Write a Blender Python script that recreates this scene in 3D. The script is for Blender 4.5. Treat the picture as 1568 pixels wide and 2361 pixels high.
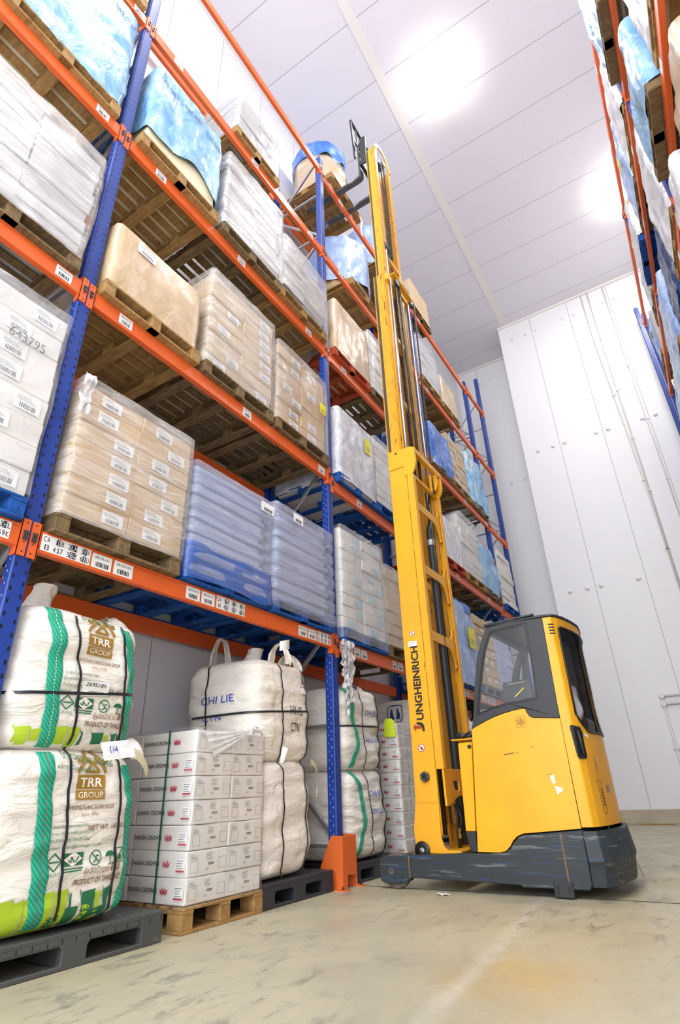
import bpy, bmesh, math, random, zlib
from mathutils import Vector, Matrix, noise, geometry

def hsh(v):
    return zlib.crc32(str(v).encode())


rnd = random.Random(11)
SC = bpy.context.scene
COL = SC.collection
for o in list(bpy.data.objects):
    bpy.data.objects.remove(o)

# ------------------------------------------------------------------ camera
CAMLOC = Vector((3.2124, 0.0, 0.78))
RIGHT = Vector((0.84494653, 0.53388447, -0.03213622))
DOWN = Vector((-0.26385412, 0.3638141, -0.89331982))
FWD = Vector((-0.46523798, 0.76328675, 0.44827108))
cam_d = bpy.data.cameras.new('camera')
cam_d.sensor_fit = 'VERTICAL'
cam_d.sensor_height = 24.0
cam_d.lens = 24.0 * 1281.996 / 2361.0
cam_d.clip_end = 200
cam = bpy.data.objects.new('camera', cam_d)
COL.objects.link(cam)
m3 = Matrix((RIGHT, -DOWN, -FWD)).transposed()
cam.matrix_world = Matrix.Translation(CAMLOC) @ m3.to_4x4()
SC.camera = cam

# ------------------------------------------------------------------ light
LAMP_POWER = 52.0
LAMP_SPOTS = [(1.97, 6.44), (1.97, 1.85), (1.97, -2.75), (4.75, 10.95), (1.97, 11.6)]
LAMP_Z = 13.12
SC.view_settings.view_transform = 'Standard'
SC.view_settings.look = 'None'
SC.view_settings.gamma = 1.0
SC.view_settings.use_curve_mapping = False
SC.view_settings.exposure = 1.15
SC.cycles.transparent_max_bounces = 24
SC.cycles.max_bounces = 8
SC.cycles.sample_clamp_indirect = 6.0
world = bpy.data.worlds.new('hall_light')
SC.world = world
world.use_nodes = True
world.node_tree.nodes['Background'].inputs[0].default_value = (0.93, 0.95, 1.0, 1)
world.node_tree.nodes['Background'].inputs[1].default_value = 2.35

# ------------------------------------------------------------------ materials
def hexc(h):
    h = h.lstrip('#')
    r = []
    for i in (0, 2, 4):
        c = int(h[i:i + 2], 16) / 255
        r.append(c / 12.92 if c <= 0.04045 else ((c + 0.055) / 1.055) ** 2.4)
    return (*r, 1.0)


class NT:
    def __init__(s, name):
        s.m = bpy.data.materials.new(name)
        s.m.use_nodes = True
        s.t = s.m.node_tree
        s.p = s.t.nodes['Principled BSDF']
        s.out = s.t.nodes['Material Output']

    def n(s, typ, **kw):
        nd = s.t.nodes.new(typ)
        for k, v in kw.items():
            setattr(nd, k, v)
        return nd

    def l(s, a, b):
        s.t.links.new(a, b)

    def val(s, nd, **kw):
        for k, v in kw.items():
            nd.inputs[k].default_value = v
        return nd

    def coord(s, scale=(1, 1, 1), kind='Object', shift=True):
        tc = s.n('ShaderNodeTexCoord')
        mp = s.n('ShaderNodeMapping')
        mp.inputs['Scale'].default_value = scale
        s.l(tc.outputs[kind], mp.inputs[0])
        if shift:
            oi = s.n('ShaderNodeObjectInfo')
            mu = s.n('ShaderNodeMath', operation='MULTIPLY')
            mu.inputs[1].default_value = 37.0
            s.l(oi.outputs['Random'], mu.inputs[0])
            s.l(mu.outputs[0], mp.inputs['Location'])
        return mp.outputs[0]

    def noise(s, vec, scale, detail=4, rough=0.55, dist=0.0):
        nd = s.n('ShaderNodeTexNoise')
        nd.inputs['Scale'].default_value = scale
        nd.inputs['Detail'].default_value = detail
        nd.inputs['Roughness'].default_value = rough
        nd.inputs['Distortion'].default_value = dist
        s.l(vec, nd.inputs['Vector'])
        return nd.outputs['Fac']

    def ramp(s, fac, stops):
        r = s.n('ShaderNodeValToRGB')
        el = r.color_ramp.elements
        el[0].position, el[0].color = stops[0]
        el[1].position, el[1].color = stops[-1]
        for p, c in stops[1:-1]:
            e = el.new(p)
            e.color = c
        s.l(fac, r.inputs[0])
        return r.outputs[0]

    def mix(s, fac, a, b):
        m = s.n('ShaderNodeMix', data_type='RGBA')
        for sock, v in ((m.inputs[0], fac), (m.inputs[6], a), (m.inputs[7], b)):
            if hasattr(v, 'is_linked'):
                s.l(v, sock)
            else:
                sock.default_value = v
        return m.outputs[2]

    def math(s, op, a, b=0.0, c=None):
        m = s.n('ShaderNodeMath', operation=op)
        for i, v in enumerate((a, b) if c is None else (a, b, c)):
            if hasattr(v, 'is_linked'):
                s.l(v, m.inputs[i])
            else:
                m.inputs[i].default_value = v
        return m.outputs[0]

    def bump(s, h, strength=0.3, dist=0.02):
        b = s.n('ShaderNodeBump')
        b.inputs['Strength'].default_value = strength
        b.inputs['Distance'].default_value = dist
        s.l(h, b.inputs['Height'])
        s.l(b.outputs[0], s.p.inputs['Normal'])
        return b.outputs[0]

    def color(s, v):
        if hasattr(v, 'is_linked'):
            s.l(v, s.p.inputs['Base Color'])
        else:
            s.p.inputs['Base Color'].default_value = v

    def set(s, rough=0.5, metal=0.0, spec=0.5):
        s.p.inputs['Roughness'].default_value = rough
        s.p.inputs['Metallic'].default_value = metal
        s.p.inputs['Specular IOR Level'].default_value = spec


BLK = (0, 0, 0, 1)
WHT = (1, 1, 1, 1)


def shade(c, f):
    return (c[0] * f, c[1] * f, c[2] * f, 1)


def basic(name, h, rough=0.5, metal=0.0, var=0.0, scale=6.0, bump=0.0, bscale=40.0, stretch=(1, 1, 1), spec=0.5):
    t = NT(name)
    c = hexc(h)
    t.set(rough, metal, spec)
    if var or bump:
        v = t.coord(stretch)
    if var:
        f = t.noise(v, scale, 5)
        t.color(t.ramp(f, [(0.3, shade(c, 1 - var)), (0.7, shade(c, 1 + var * 0.5))]))
    else:
        t.color(c)
    if bump:
        t.bump(t.noise(v, bscale, 4), bump, 0.02)
    return t.m


def worn(name, h, spot, amount=0.62, rough=0.4, scale=9.0, stretch=(1, 1, 1), spot2=None):
    t = NT(name)
    c = hexc(h)
    t.set(rough)
    v = t.coord(stretch, shift=False)
    f = t.noise(v, 3.0, 4)
    base = t.ramp(f, [(0.3, shade(c, 0.9)), (0.7, shade(c, 1.05))])
    s1 = t.ramp(t.noise(v, scale, 8, 0.7), [(amount, BLK), (amount + 0.05, WHT)])
    r = t.mix(s1, base, hexc(spot))
    if spot2:
        s2 = t.ramp(t.noise(t.coord((stretch[0] * 1.3, stretch[1], stretch[2] * 1.7), shift=False), scale * 0.6, 8, 0.7, 0.3), [(amount, BLK), (amount + 0.04, WHT)])
        r = t.mix(s2, r, hexc(spot2))
    t.color(r)
    return t.m


def panel_mat(name, h, axis, pitch, off, rough=0.35):
    """insulated panel: thin dark joint every pitch metres along the axis, faint ribs between"""
    t = NT(name)
    c = hexc(h)
    t.set(rough, 0.0, 0.35)
    tc = t.n('ShaderNodeTexCoord')
    sep = t.n('ShaderNodeSeparateXYZ')
    t.l(tc.outputs['Object'], sep.inputs[0])
    a = sep.outputs[axis]
    q = t.math('FRACT', t.math('DIVIDE', t.math('SUBTRACT', a, off - 100 * pitch), pitch))
    d = t.math('MULTIPLY', t.math('MINIMUM', q, t.math('SUBTRACT', 1.0, q)), pitch)
    line = t.math('LESS_THAN', d, 0.006)
    rib = t.math('SINE', t.math('MULTIPLY', a, 2 * math.pi / 0.11))
    col = t.mix(line, c, shade(c, 0.45))
    t.color(col)
    t.bump(rib, 0.04, 0.004)
    return t.m


M = {}


def paint_blue():
    """rack blue with the slot rows of an upright (front and sides)"""
    t = NT('rack_blue_steel')
    t.set(0.38)
    tc = t.n('ShaderNodeTexCoord')
    sep = t.n('ShaderNodeSeparateXYZ')
    t.l(tc.outputs['Object'], sep.inputs[0])
    geo = t.n('ShaderNodeNewGeometry')
    sn = t.n('ShaderNodeSeparateXYZ')
    t.l(geo.outputs['Normal'], sn.inputs[0])
    front = t.math('GREATER_THAN', t.math('ABSOLUTE', sn.outputs[0]), 0.7)

    def slots(u, centre, hw, pitch, duty):
        side = t.math('GREATER_THAN', u, 0.0)
        z = t.math('ADD', sep.outputs[2], t.math('MULTIPLY', side, pitch * 0.5))
        fz = t.math('LESS_THAN', t.math('FRACT', t.math('DIVIDE', z, pitch)), duty)
        fu = t.math('LESS_THAN', t.math('ABSOLUTE', t.math('SUBTRACT', t.math('ABSOLUTE', u), centre)), hw)
        return t.math('MULTIPLY', fz, fu)
    fs = slots(sep.outputs[1], 0.034, 0.0065, 0.075, 0.36)
    ss = slots(t.math('ADD', sep.outputs[0], 0.05), 0.017, 0.005, 0.075, 0.16)
    mask = t.math('ADD', t.math('MULTIPLY', fs, front), t.math('MULTIPLY', ss, t.math('SUBTRACT', 1.0, front)))
    v = t.coord((1, 1, 1))
    scr = t.ramp(t.noise(v, 16, 8, 0.75), [(0.68, BLK), (0.72, WHT)])
    c = t.mix(scr, t.ramp(t.noise(v, 3, 4), [(0.3, hexc('173686')), (0.7, hexc('20449c'))]), hexc('4668b4'))
    sidecol = t.mix(front, hexc('aab3c9'), hexc('0b1020'))  # side slots painted pale as light showing through the holes, front slots dark
    t.color(t.mix(mask, c, sidecol))
    return t.m


def wood(name, h1, h2, h3):
    t = NT(name)
    t.set(0.75, 0, 0.2)
    v = t.coord((2.5, 14, 9))
    f = t.noise(v, 2.2, 6, 0.65, 0.6)
    g = t.noise(t.coord((1, 1, 1)), 7, 6, 0.7)
    base = t.ramp(f, [(0.25, hexc(h1)), (0.5, hexc(h2)), (0.8, hexc(h3))])
    d = t.ramp(g, [(0.55, BLK), (0.75, (0.6, 0.6, 0.6, 1))])
    t.color(t.mix(d, base, shade(hexc(h1), 0.35)))
    t.bump(f, 0.35, 0.004)
    return t.m


def carton(name, h, tape=True, var=0.06):
    t = NT(name)
    c = hexc(h)
    t.set(0.7, 0, 0.25)
    v = t.coord((1, 1, 1))
    oi = t.n('ShaderNodeObjectInfo')
    f = t.noise(v, 4, 5)
    base = t.ramp(f, [(0.3, shade(c, 1 - var)), (0.7, shade(c, 1 + var * 0.5))])
    k = t.ramp(oi.outputs['Random'], [(0.0, (0.9, 0.9, 0.9, 1)), (1.0, (1.0, 1.0, 1.0, 1))])
    mm = t.n('ShaderNodeMix', data_type='RGBA', blend_type='MULTIPLY')
    mm.inputs[0].default_value = 1
    t.l(base, mm.inputs[6])
    t.l(k, mm.inputs[7])
    t.color(mm.outputs[2])
    t.bump(t.noise(v, 3.5, 3), 0.25, 0.03)
    return t.m


def film(name, tint, lo, hi, rough=0.18, scale=(1, 1, 1), wr=9.0, bstr=0.6, dens=0.5):
    """stretch film: mostly clear, streaked whiter where it folds, glossy wrinkles"""
    t = NT(name)
    c = hexc(tint)
    t.set(rough, 0, 0.6)
    t.color(c)
    v = t.coord(scale)
    f = t.noise(v, wr, 6, 0.6, 0.8)
    f2 = t.noise(v, wr * 0.3, 4, 0.6, 0.5)
    w = t.n('ShaderNodeTexNoise')
    w.noise_type = 'RIDGED_MULTIFRACTAL'
    w.inputs['Scale'].default_value = wr * 0.45
    w.inputs['Detail'].default_value = 3
    t.l(v, w.inputs['Vector'])
    h = t.math('ADD', t.math('MULTIPLY', w.outputs['Fac'], 0.35), f)
    nb = t.bump(h, bstr, 0.03)
    al = t.ramp(t.math('MULTIPLY', t.math('ADD', f, f2), 0.5), [(dens - 0.12, (lo, lo, lo, 1)), (dens + 0.14, (hi, hi, hi, 1))])
    tr_ = t.n('ShaderNodeBsdfTransparent')
    gl_ = t.n('ShaderNodeBsdfGlossy')
    gl_.inputs['Roughness'].default_value = rough
    t.l(nb, gl_.inputs['Normal'])
    fr_ = t.n('ShaderNodeFresnel')
    fr_.inputs['IOR'].default_value = 1.5
    t.l(nb, fr_.inputs['Normal'])
    m1 = t.n('ShaderNodeMixShader')
    t.l(al, m1.inputs[0])
    t.l(tr_.outputs[0], m1.inputs[1])
    t.l(t.p.outputs[0], m1.inputs[2])
    m2 = t.n('ShaderNodeMixShader')
    t.l(t.math('MINIMUM', t.math('MULTIPLY', fr_.outputs[0], 0.9), 0.16), m2.inputs[0])
    t.l(m1.outputs[0], m2.inputs[1])
    t.l(gl_.outputs[0], m2.inputs[2])
    t.l(m2.outputs[0], t.out.inputs[0])
    return t.m


def sheet(name, c1, c2, c3, rough=0.22, wr=7.0, bstr=0.9):
    """opaque coloured plastic cover with broad glossy wrinkles"""
    t = NT(name)
    t.set(rough, 0, 0.6)
    v = t.coord((1, 1, 0.7))
    w = t.n('ShaderNodeTexNoise')
    w.noise_type = 'RIDGED_MULTIFRACTAL'
    w.inputs['Scale'].default_value = wr * 0.35
    w.inputs['Detail'].default_value = 5
    w.inputs['Distortion'].default_value = 1.2
    t.l(v, w.inputs['Vector'])
    f = t.noise(v, wr * 0.6, 6, 0.65, 1.0)
    t.color(t.ramp(f, [(0.3, hexc(c1)), (0.52, hexc(c2)), (0.72, hexc(c3))]))
    t.bump(t.math('ADD', t.math('MULTIPLY', w.outputs['Fac'], 0.4), f), bstr, 0.04)
    return t.m


def glass(name, tint, alpha, rough=0.03):
    t = NT(name)
    t.set(rough, 0, 0.8)
    t.color(hexc(tint))
    t.p.inputs['Alpha'].default_value = alpha
    return t.m


def emit(name, h, strength):
    t = NT(name)
    e = t.n('ShaderNodeEmission')
    e.inputs[0].default_value = hexc(h)
    e.inputs[1].default_value = strength
    t.l(e.outputs[0], t.out.inputs[0])
    return t.m


def webbing(name, h):
    t = NT(name)
    c = hexc(h)
    t.set(0.6)
    v = t.coord((1, 1, 1), shift=False)
    w = t.n('ShaderNodeTexWave')
    w.bands_direction = 'DIAGONAL'
    w.inputs['Scale'].default_value = 22
    t.l(v, w.inputs[0])
    t.color(t.ramp(w.outputs['Fac'], [(0.2, shade(c, 0.7)), (0.8, shade(c, 1.15))]))
    t.bump(w.outputs['Fac'], 0.3, 0.003)
    return t.m


def floor_mat():
    t = NT('worn_concrete')
    t.set(0.42, 0, 0.4)
    v = t.coord((1, 1, 1), shift=False)
    base = t.ramp(t.noise(v, 0.55, 5, 0.6, 0.5), [(0.3, hexc('a8a38d')), (0.5, hexc('bab49a')), (0.72, hexc('b9aa80'))])
    sp = t.n('ShaderNodeSeparateXYZ')
    t.l(v, sp.inputs[0])
    # ochre wear in the turning area and a pale chalky drag mark
    dx_ = t.math('SUBTRACT', sp.outputs[0], 2.25)
    dy_ = t.math('MULTIPLY', t.math('SUBTRACT', sp.outputs[1], 3.1), 0.7)
    rad = t.math('SQRT', t.math('ADD', t.math('MULTIPLY', dx_, dx_), t.math('MULTIPLY', dy_, dy_)))
    wob = t.math('ADD', rad, t.math('MULTIPLY', t.noise(v, 2.2, 6, 0.65), 1.1))
    base = t.mix(t.ramp(wob, [(0.55, (0.5, 0.5, 0.5, 1)), (1.9, BLK)]), base, hexc('c0a05c'))
    ln_ = t.math('ABSOLUTE', t.math('SUBTRACT', t.math('ADD', sp.outputs[0], t.math('MULTIPLY', sp.outputs[1], 0.09)), 2.24))
    edge_ = t.math('ADD', ln_, t.math('MULTIPLY', t.noise(v, 7.0, 6, 0.7), 0.22))
    mark = t.ramp(edge_, [(0.10, (0.5, 0.5, 0.5, 1)), (0.19, BLK)])
    base = t.mix(mark, base, hexc('d4d2c6'))
    fine = t.noise(v, 26, 5, 0.7)
    base = t.mix(t.ramp(fine, [(0.35, (0.22, 0.22, 0.22, 1)), (0.6, BLK)]), base, hexc('9b937a'))
    tcs = t.n('ShaderNodeTexCoord')
    rot = t.n('ShaderNodeMapping')
    rot.inputs['Rotation'].default_value = (0, 0, -0.2)
    rot.inputs['Scale'].default_value = (5.0, 2.0, 1)
    t.l(tcs.outputs['Object'], rot.inputs[0])
    v2 = rot.outputs[0]
    blot = t.noise(v2, 1.6, 9, 0.72, 0.6)
    zone = t.noise(v, 0.5, 3, 0.5)
    k = t.math('MULTIPLY', t.ramp(blot, [(0.52, BLK), (0.66, WHT)]), t.ramp(zone, [(0.36, BLK), (0.54, WHT)]))
    base = t.mix(t.math('MULTIPLY', k, 0.9), base, hexc('72756e'))
    k2 = t.ramp(t.noise(v2, 3.4, 9, 0.75, 0.4), [(0.62, BLK), (0.68, WHT)])
    base = t.mix(t.math('MULTIPLY', k2, 0.7), base, hexc('5e605a'))
    t.color(base)
    rr = t.ramp(t.noise(v, 2.0, 5), [(0.3, (0.3, 0.3, 0.3, 1)), (0.7, (0.55, 0.55, 0.55, 1))])
    t.l(rr, t.p.inputs['Roughness'])
    t.bump(fine, 0.08, 0.004)
    return t.m


def bag_mat():
    t = NT('woven_bag_fabric')
    t.set(0.55, 0, 0.35)
    v = t.coord((1, 1, 1))
    c = t.ramp(t.noise(v, 2.5, 5), [(0.3, hexc('e3ddd0')), (0.7, hexc('f3eee4'))])
    t.color(c)
    vs = t.coord((0.9, 0.9, 2.6))
    f = t.noise(vs, 4.5, 5, 0.55, 0.7)
    f2 = t.noise(v, 18, 3)
    t.bump(t.math('ADD', f, t.math('MULTIPLY', f2, 0.12)), 0.75, 0.05)
    return t.m


M['floor'] = floor_mat()
M['ceiling'] = panel_mat('ceiling_panel', 'e4e1e6', 1, 1.1, 3.59)
M['wall_y'] = panel_mat('wall_panel_side', 'e2e2e6', 1, 1.1, 3.59)
M['wall_x'] = panel_mat('wall_panel_end', 'ececee', 0, 1.085, 1.735)
M['trim'] = basic('trim_white', 'e9e6e6', 0.5)
M['trimwarm'] = basic('trim_cream', 'ece6e0', 0.5)
M['curb'] = basic('curb_concrete', 'bdb49f', 0.8, var=0.15, scale=5)
M['dark'] = basic('dark_joint', '3a3a38', 0.8)
M['orange'] = worn('rack_orange_steel', 'e5652a', 'cf5a26', 0.66, 0.38)
M['guard'] = worn('guard_orange_steel', 'e06a2c', '6b4030', 0.68, 0.5, 14)
M['blue'] = paint_blue()
M['galv'] = basic('galvanised_steel', 'b9bcc0', 0.35, 0.8, 0.1)
M['wood'] = wood('pallet_wood', '7c5c35', 'a3804f', 'bb9a68')
M['woodold'] = wood('old_pallet_wood', '4f412f', '776345', '957c55')
M['woodblue'] = wood('blue_painted_wood', '12366f', '1e519a', '2f6ab5')
M['woodred'] = wood('red_painted_wood', '8a3420', 'b14b30', 'c06a48')
M['plastic'] = worn('dark_pallet_plastic', '4a4d4c', '747877', 0.62, 0.5, 10)
M['plasticblk'] = worn('black_pallet_plastic', '33343a', '55575c', 0.66, 0.5, 10)
M['brown'] = carton('brown_cardboard', 'cdab7c')
M['tan'] = carton('tan_cardboard', 'd0b184')
M['beige'] = carton('beige_cardboard', 'd2ba96')
M['white'] = carton('white_cardboard', 'e9e6df', var=0.04)
M['grey'] = carton('greyish_cardboard', 'c2c1c0', var=0.10)
M['bluewhite'] = carton('pale_blue_crate', 'b9c3e0', var=0.08)
M['cream'] = basic('cream_liner', 'e3d8b4', 0.6, var=0.06)
M['paper'] = basic('paper_label', 'efefec', 0.6)
M['paperblue'] = basic('pale_blue_label', 'bcd8df', 0.6)
M['yellowpaper'] = basic('yellow_label', 'f0e23a', 0.6)
M['limepaper'] = basic('lime_tag', 'd4ea2c', 0.6)
M['ink'] = basic('black_ink', '1b1b1d', 0.6)
M['inkgrey'] = basic('grey_ink', '6f7076', 0.6)
M['inkdark'] = basic('charcoal_ink', '3b3d42', 0.6)
M['inkblue'] = basic('blue_pen', '3b55b5', 0.6)
M['inkgreen'] = basic('green_print', '1f6b43', 0.6)
M['inklime'] = basic('lime_print', 'a9c526', 0.6)
M['inkgold'] = basic('gold_print', 'a07a2c', 0.5)
M['inkbrown'] = basic('brown_print', '7b5a34', 0.6)
M['inkred'] = basic('red_print', 'b93047', 0.6)
M['inknavy'] = basic('navy_print', '2b4a6e', 0.6)
M['film'] = film('stretch_film', 'f2f3f5', 0.04, 0.34, wr=6, bstr=0.6)
M['filmclear'] = film('clear_stretch_film', 'f4f4f6', 0.01, 0.14, wr=4, bstr=0.3)
M['filmstreak'] = film('streaky_stretch_film', 'f4f3f2', 0.05, 0.46, scale=(1, 0.6, 5), wr=7, bstr=0.6)
M['filmfront'] = film('hazy_stretch_film', 'f6f4f2', 0.08, 0.5, scale=(1, 0.5, 4), wr=5, bstr=0.6)
M['filmblue'] = film('blue_tinted_film', 'd3def5', 0.10, 0.46, scale=(1, 0.5, 7), wr=5)
M['filmdeep'] = film('deep_blue_tinted_film', '2a66c4', 0.5, 0.72, scale=(1, 0.5, 4), wr=4)
M['filmwhite'] = film('white_stretch_film', 'f6f6f7', 0.35, 0.85, wr=7, bstr=0.8)
M['skyblue'] = sheet('pale_blue_sheet', '5f9bd0', '8abbe0', 'bcd9ec')  # darker base, palest tone paints glints into the wrinkles
M['deepblue'] = sheet('deep_blue_sheet', '1d58b8', '3f78cf', '8fb2e6')
M['lightblue'] = sheet('misty_blue_sheet', '7f9fd8', 'a3bce8', 'cfdcf2')
M['whitesheet'] = sheet('white_sheet', 'c9ccd2', 'e4e4e6', 'f4f4f4')
M['greysheet'] = sheet('grey_sheet', 'a9adb5', 'cfd0d4', 'ececec')
M['navy'] = sheet('navy_sheet', '10203f', '1a3468', '2d4c8c')
M['tansheet'] = sheet('tan_wrapped_sheet', 'bb9f7a', 'cfb593', 'e2d2bc', 0.25, 6, 0.35)
M['sackwhite'] = basic('white_paper_sack', 'e6e2dc', 0.5, var=0.06, bump=0.5, bscale=5)
M['bag'] = bag_mat()
M['strap'] = webbing('green_webbing', '1fa383')
M['stitchw'] = basic('pale_stitch', 'd9d7a0', 0.7)
M['band'] = basic('black_strapping', '20242a', 0.45)
M['bandgreen'] = basic('green_strapping', '0f5a43', 0.45)
M['loop'] = basic('cream_webbing', 'd9cfae', 0.7)
M['yellow'] = worn('truck_yellow', 'f5b21c', 'c78f1c', 0.70, 0.33, 12)
M['yellowmast'] = worn('mast_yellow', 'efab22', '6e5a26', 0.68, 0.35, 16, (1, 1, 0.6))
M['yellowmast2'] = worn('greasy_mast_yellow', 'e0a01e', '57471f', 0.58, 0.4, 9, (3, 3, 0.5))
M['charcoal'] = basic('charcoal_paint', '2c3033', 0.45, var=0.12)
M['scuffed'] = worn('scuffed_charcoal', '2f363a', '6d7270', 0.58, 0.5, 6, (0.35, 1, 7), '1f4a78')
M['blackrub'] = basic('black_rubber', '0a0a0b', 0.35)
M['blackpl'] = basic('black_plastic', '1e2022', 0.4, var=0.1)
M['steel'] = basic('bright_steel', 'd5d7da', 0.18, 1.0)
M['steeldk'] = basic('dark_steel', '5c5d5e', 0.4, 0.8, 0.2)
M['forksteel'] = worn('fork_steel', '4f4f50', 'a6a4a2', 0.55, 0.45, 5)
M['chain'] = basic('chain_steel', '4a4845', 0.45, 0.7, 0.5, 120)
M['hose'] = basic('hydraulic_hose', '2b2c2d', 0.5, var=0.25, scale=30)
M['tyre'] = basic('polyurethane_tyre', '6d6257', 0.6, var=0.3, scale=20)
M['rust'] = basic('rusty_weld', '7c6248', 0.7, var=0.3, scale=40)
M['glass'] = glass('clear_cab_glass', 'dfe6ec', 0.05)
M['glassdk'] = glass('tinted_cab_glass', '3a444e', 0.16, 0.02)
M['lamp'] = emit('lamp_diffuser', 'fffdf8', LAMP_POWER)
M['lampshade'] = emit('glowing_acrylic_reflector', 'fffaf2', 4.2)
M['skin'] = basic('skin', 'a9795c', 0.55)
M['shirt'] = basic('grey_shirt', 'cfcdd3', 0.85, var=0.15, scale=3, bump=0.5, bscale=9)
M['trousers'] = basic('dark_trousers', '2a3350', 0.85)
M['hair'] = basic('dark_hair', '1d1714', 0.6)
M['tapered'] = basic('red_tape', 'c8324a', 0.5)

# ------------------------------------------------------------------ builders
W = {}          # object -> world origin used while building


class MB:
    def __init__(s):
        s.v, s.f, s.m = [], [], []

    def add(s, vs, fs, mi=0):
        b = len(s.v)
        s.v += [tuple(p) for p in vs]
        s.f += [tuple(b + i for i in f) for f in fs]
        s.m += [mi] * len(fs)
        return s

    def box(s, x0, x1, y0, y1, z0, z1, mi=0):
        if x0 > x1: x0, x1 = x1, x0
        if y0 > y1: y0, y1 = y1, y0
        if z0 > z1: z0, z1 = z1, z0
        v = [(x0, y0, z0), (x1, y0, z0), (x1, y1, z0), (x0, y1, z0), (x0, y0, z1), (x1, y0, z1), (x1, y1, z1), (x0, y1, z1)]
        return s.add(v, [(3, 2, 1, 0), (4, 5, 6, 7), (0, 1, 5, 4), (1, 2, 6, 5), (2, 3, 7, 6), (3, 0, 4, 7)], mi)

    def bar(s, a, b, w, h, mi=0, up=(0, 0, 1)):
        a, b = Vector(a), Vector(b)
        d = (b - a).normalized()
        u = Vector(up)
        if abs(d.dot(u)) > 0.95:
            u = Vector((1, 0, 0))
        sx = d.cross(u).normalized() * w / 2
        sy = sx.cross(d).normalized() * h / 2
        v = [p + i * sx + j * sy for p in (a, b) for i, j in ((-1, -1), (1, -1), (1, 1), (-1, 1))]
        return s.add(v, [(3, 2, 1, 0), (4, 5, 6, 7), (0, 1, 5, 4), (1, 2, 6, 5), (2, 3, 7, 6), (3, 0, 4, 7)], mi)

    def tube(s, pts, r, n=10, mi=0, caps=True):
        pts = [Vector(p) for p in pts]
        rs = r if isinstance(r, (list, tuple)) else [r] * len(pts)
        rings = []
        ref = None
        for i, p in enumerate(pts):
            d = (pts[min(i + 1, len(pts) - 1)] - pts[max(i - 1, 0)]).normalized()
            if ref is None:
                ref = Vector((0, 0, 1)) if abs(d.z) < 0.9 else Vector((1, 0, 0))
            a = d.cross(ref).normalized()
            b = d.cross(a).normalized()
            rings.append([p + (a * math.cos(t) + b * math.sin(t)) * rs[i] for t in [2 * math.pi * k / n for k in range(n)]])
        vs = [q for rg in rings for q in rg]
        fs = []
        for i in range(len(pts) - 1):
            for k in range(n):
                fs.append((i * n + k, i * n + (k + 1) % n, (i + 1) * n + (k + 1) % n, (i + 1) * n + k))
        if caps:
            fs.append(tuple(range(n - 1, -1, -1)))
            fs.append(tuple(range((len(pts) - 1) * n, len(pts) * n)))
        return s.add(vs, fs, mi)

    def grid(s, fn, nu, nv, mi=0, closeu=False):
        vs = [fn(i / nu, j / nv) for j in range(nv + 1) for i in range(nu if closeu else nu + 1)]
        w = nu if closeu else nu + 1
        fs = []
        for j in range(nv):
            for i in range(nu):
                i2 = (i + 1) % w
                fs.append((j * w + i, j * w + i2, (j + 1) * w + i2, (j + 1) * w + i))
        return s.add(vs, fs, mi)

    def prism(s, pts, axis, d0, d1, holes=(), mi=0):
        """outline (with holes) in the plane across AXIS, given real thickness"""
        loops = [list(pts)] + [list(h) for h in holes]

        def P(p, d):
            return {'x': (d, p[0], p[1]), 'y': (p[0], d, p[1]), 'z': (p[0], p[1], d)}[axis]
        tri = geometry.tessellate_polygon([[Vector((p[0], p[1], 0)) for p in lp] for lp in loops])
        flat = [p for lp in loops for p in lp]
        n = len(flat)
        vs = [P(p, d0) for p in flat] + [P(p, d1) for p in flat]
        fs = [tuple(t) for t in tri] + [tuple(i + n for i in reversed(t)) for t in tri]
        b = 0
        for lp in loops:
            k = len(lp)
            for i in range(k):
                j = (i + 1) % k
                fs.append((b + i, b + j, n + b + j, n + b + i))
            b += k
        return s.add(vs, fs, mi)

    def lathe(s, c, axis, prof, n=24, mi=0):
        """profile of (radius, offset along axis)"""
        c = Vector(c)
        ax = Vector({'x': (1, 0, 0), 'y': (0, 1, 0), 'z': (0, 0, 1)}[axis])
        a = Vector((0, 0, 1)) if axis != 'z' else Vector((1, 0, 0))
        b = ax.cross(a)
        vs = [c + ax * o + (a * math.cos(t) + b * math.sin(t)) * r for r, o in prof for t in [2 * math.pi * k / n for k in range(n)]]
        fs = []
        for i in range(len(prof) - 1):
            for k in range(n):
                fs.append((i * n + k, i * n + (k + 1) % n, (i + 1) * n + (k + 1) % n, (i + 1) * n + k))
        fs.append(tuple(range(n - 1, -1, -1)))
        fs.append(tuple(range((len(prof) - 1) * n, len(prof) * n)))
        return s.add(vs, fs, mi)

    def text(s, body, size, fn, align='LEFT', bold=0.0, shear=0.0, fit=None, fine=0.0, mi=0):
        """lettering; fn(u, v) gives the 3D point for a letter point u right, v up (metres)"""
        vs, fs = letter_mesh(body, align, bold, shear)
        if not vs:
            return s
        k = size
        kx = size
        if fit:
            wdt = max(p[0] for p in vs) - min(p[0] for p in vs)
            kx = fit / max(wdt, 1e-6)
        pts = [(p[0] * kx, p[1] * k) for p in vs]
        if fine:
            pts, fs = split_tris(pts, fs, fine)
        return s.add([fn(*p) for p in pts], fs, mi)

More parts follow.
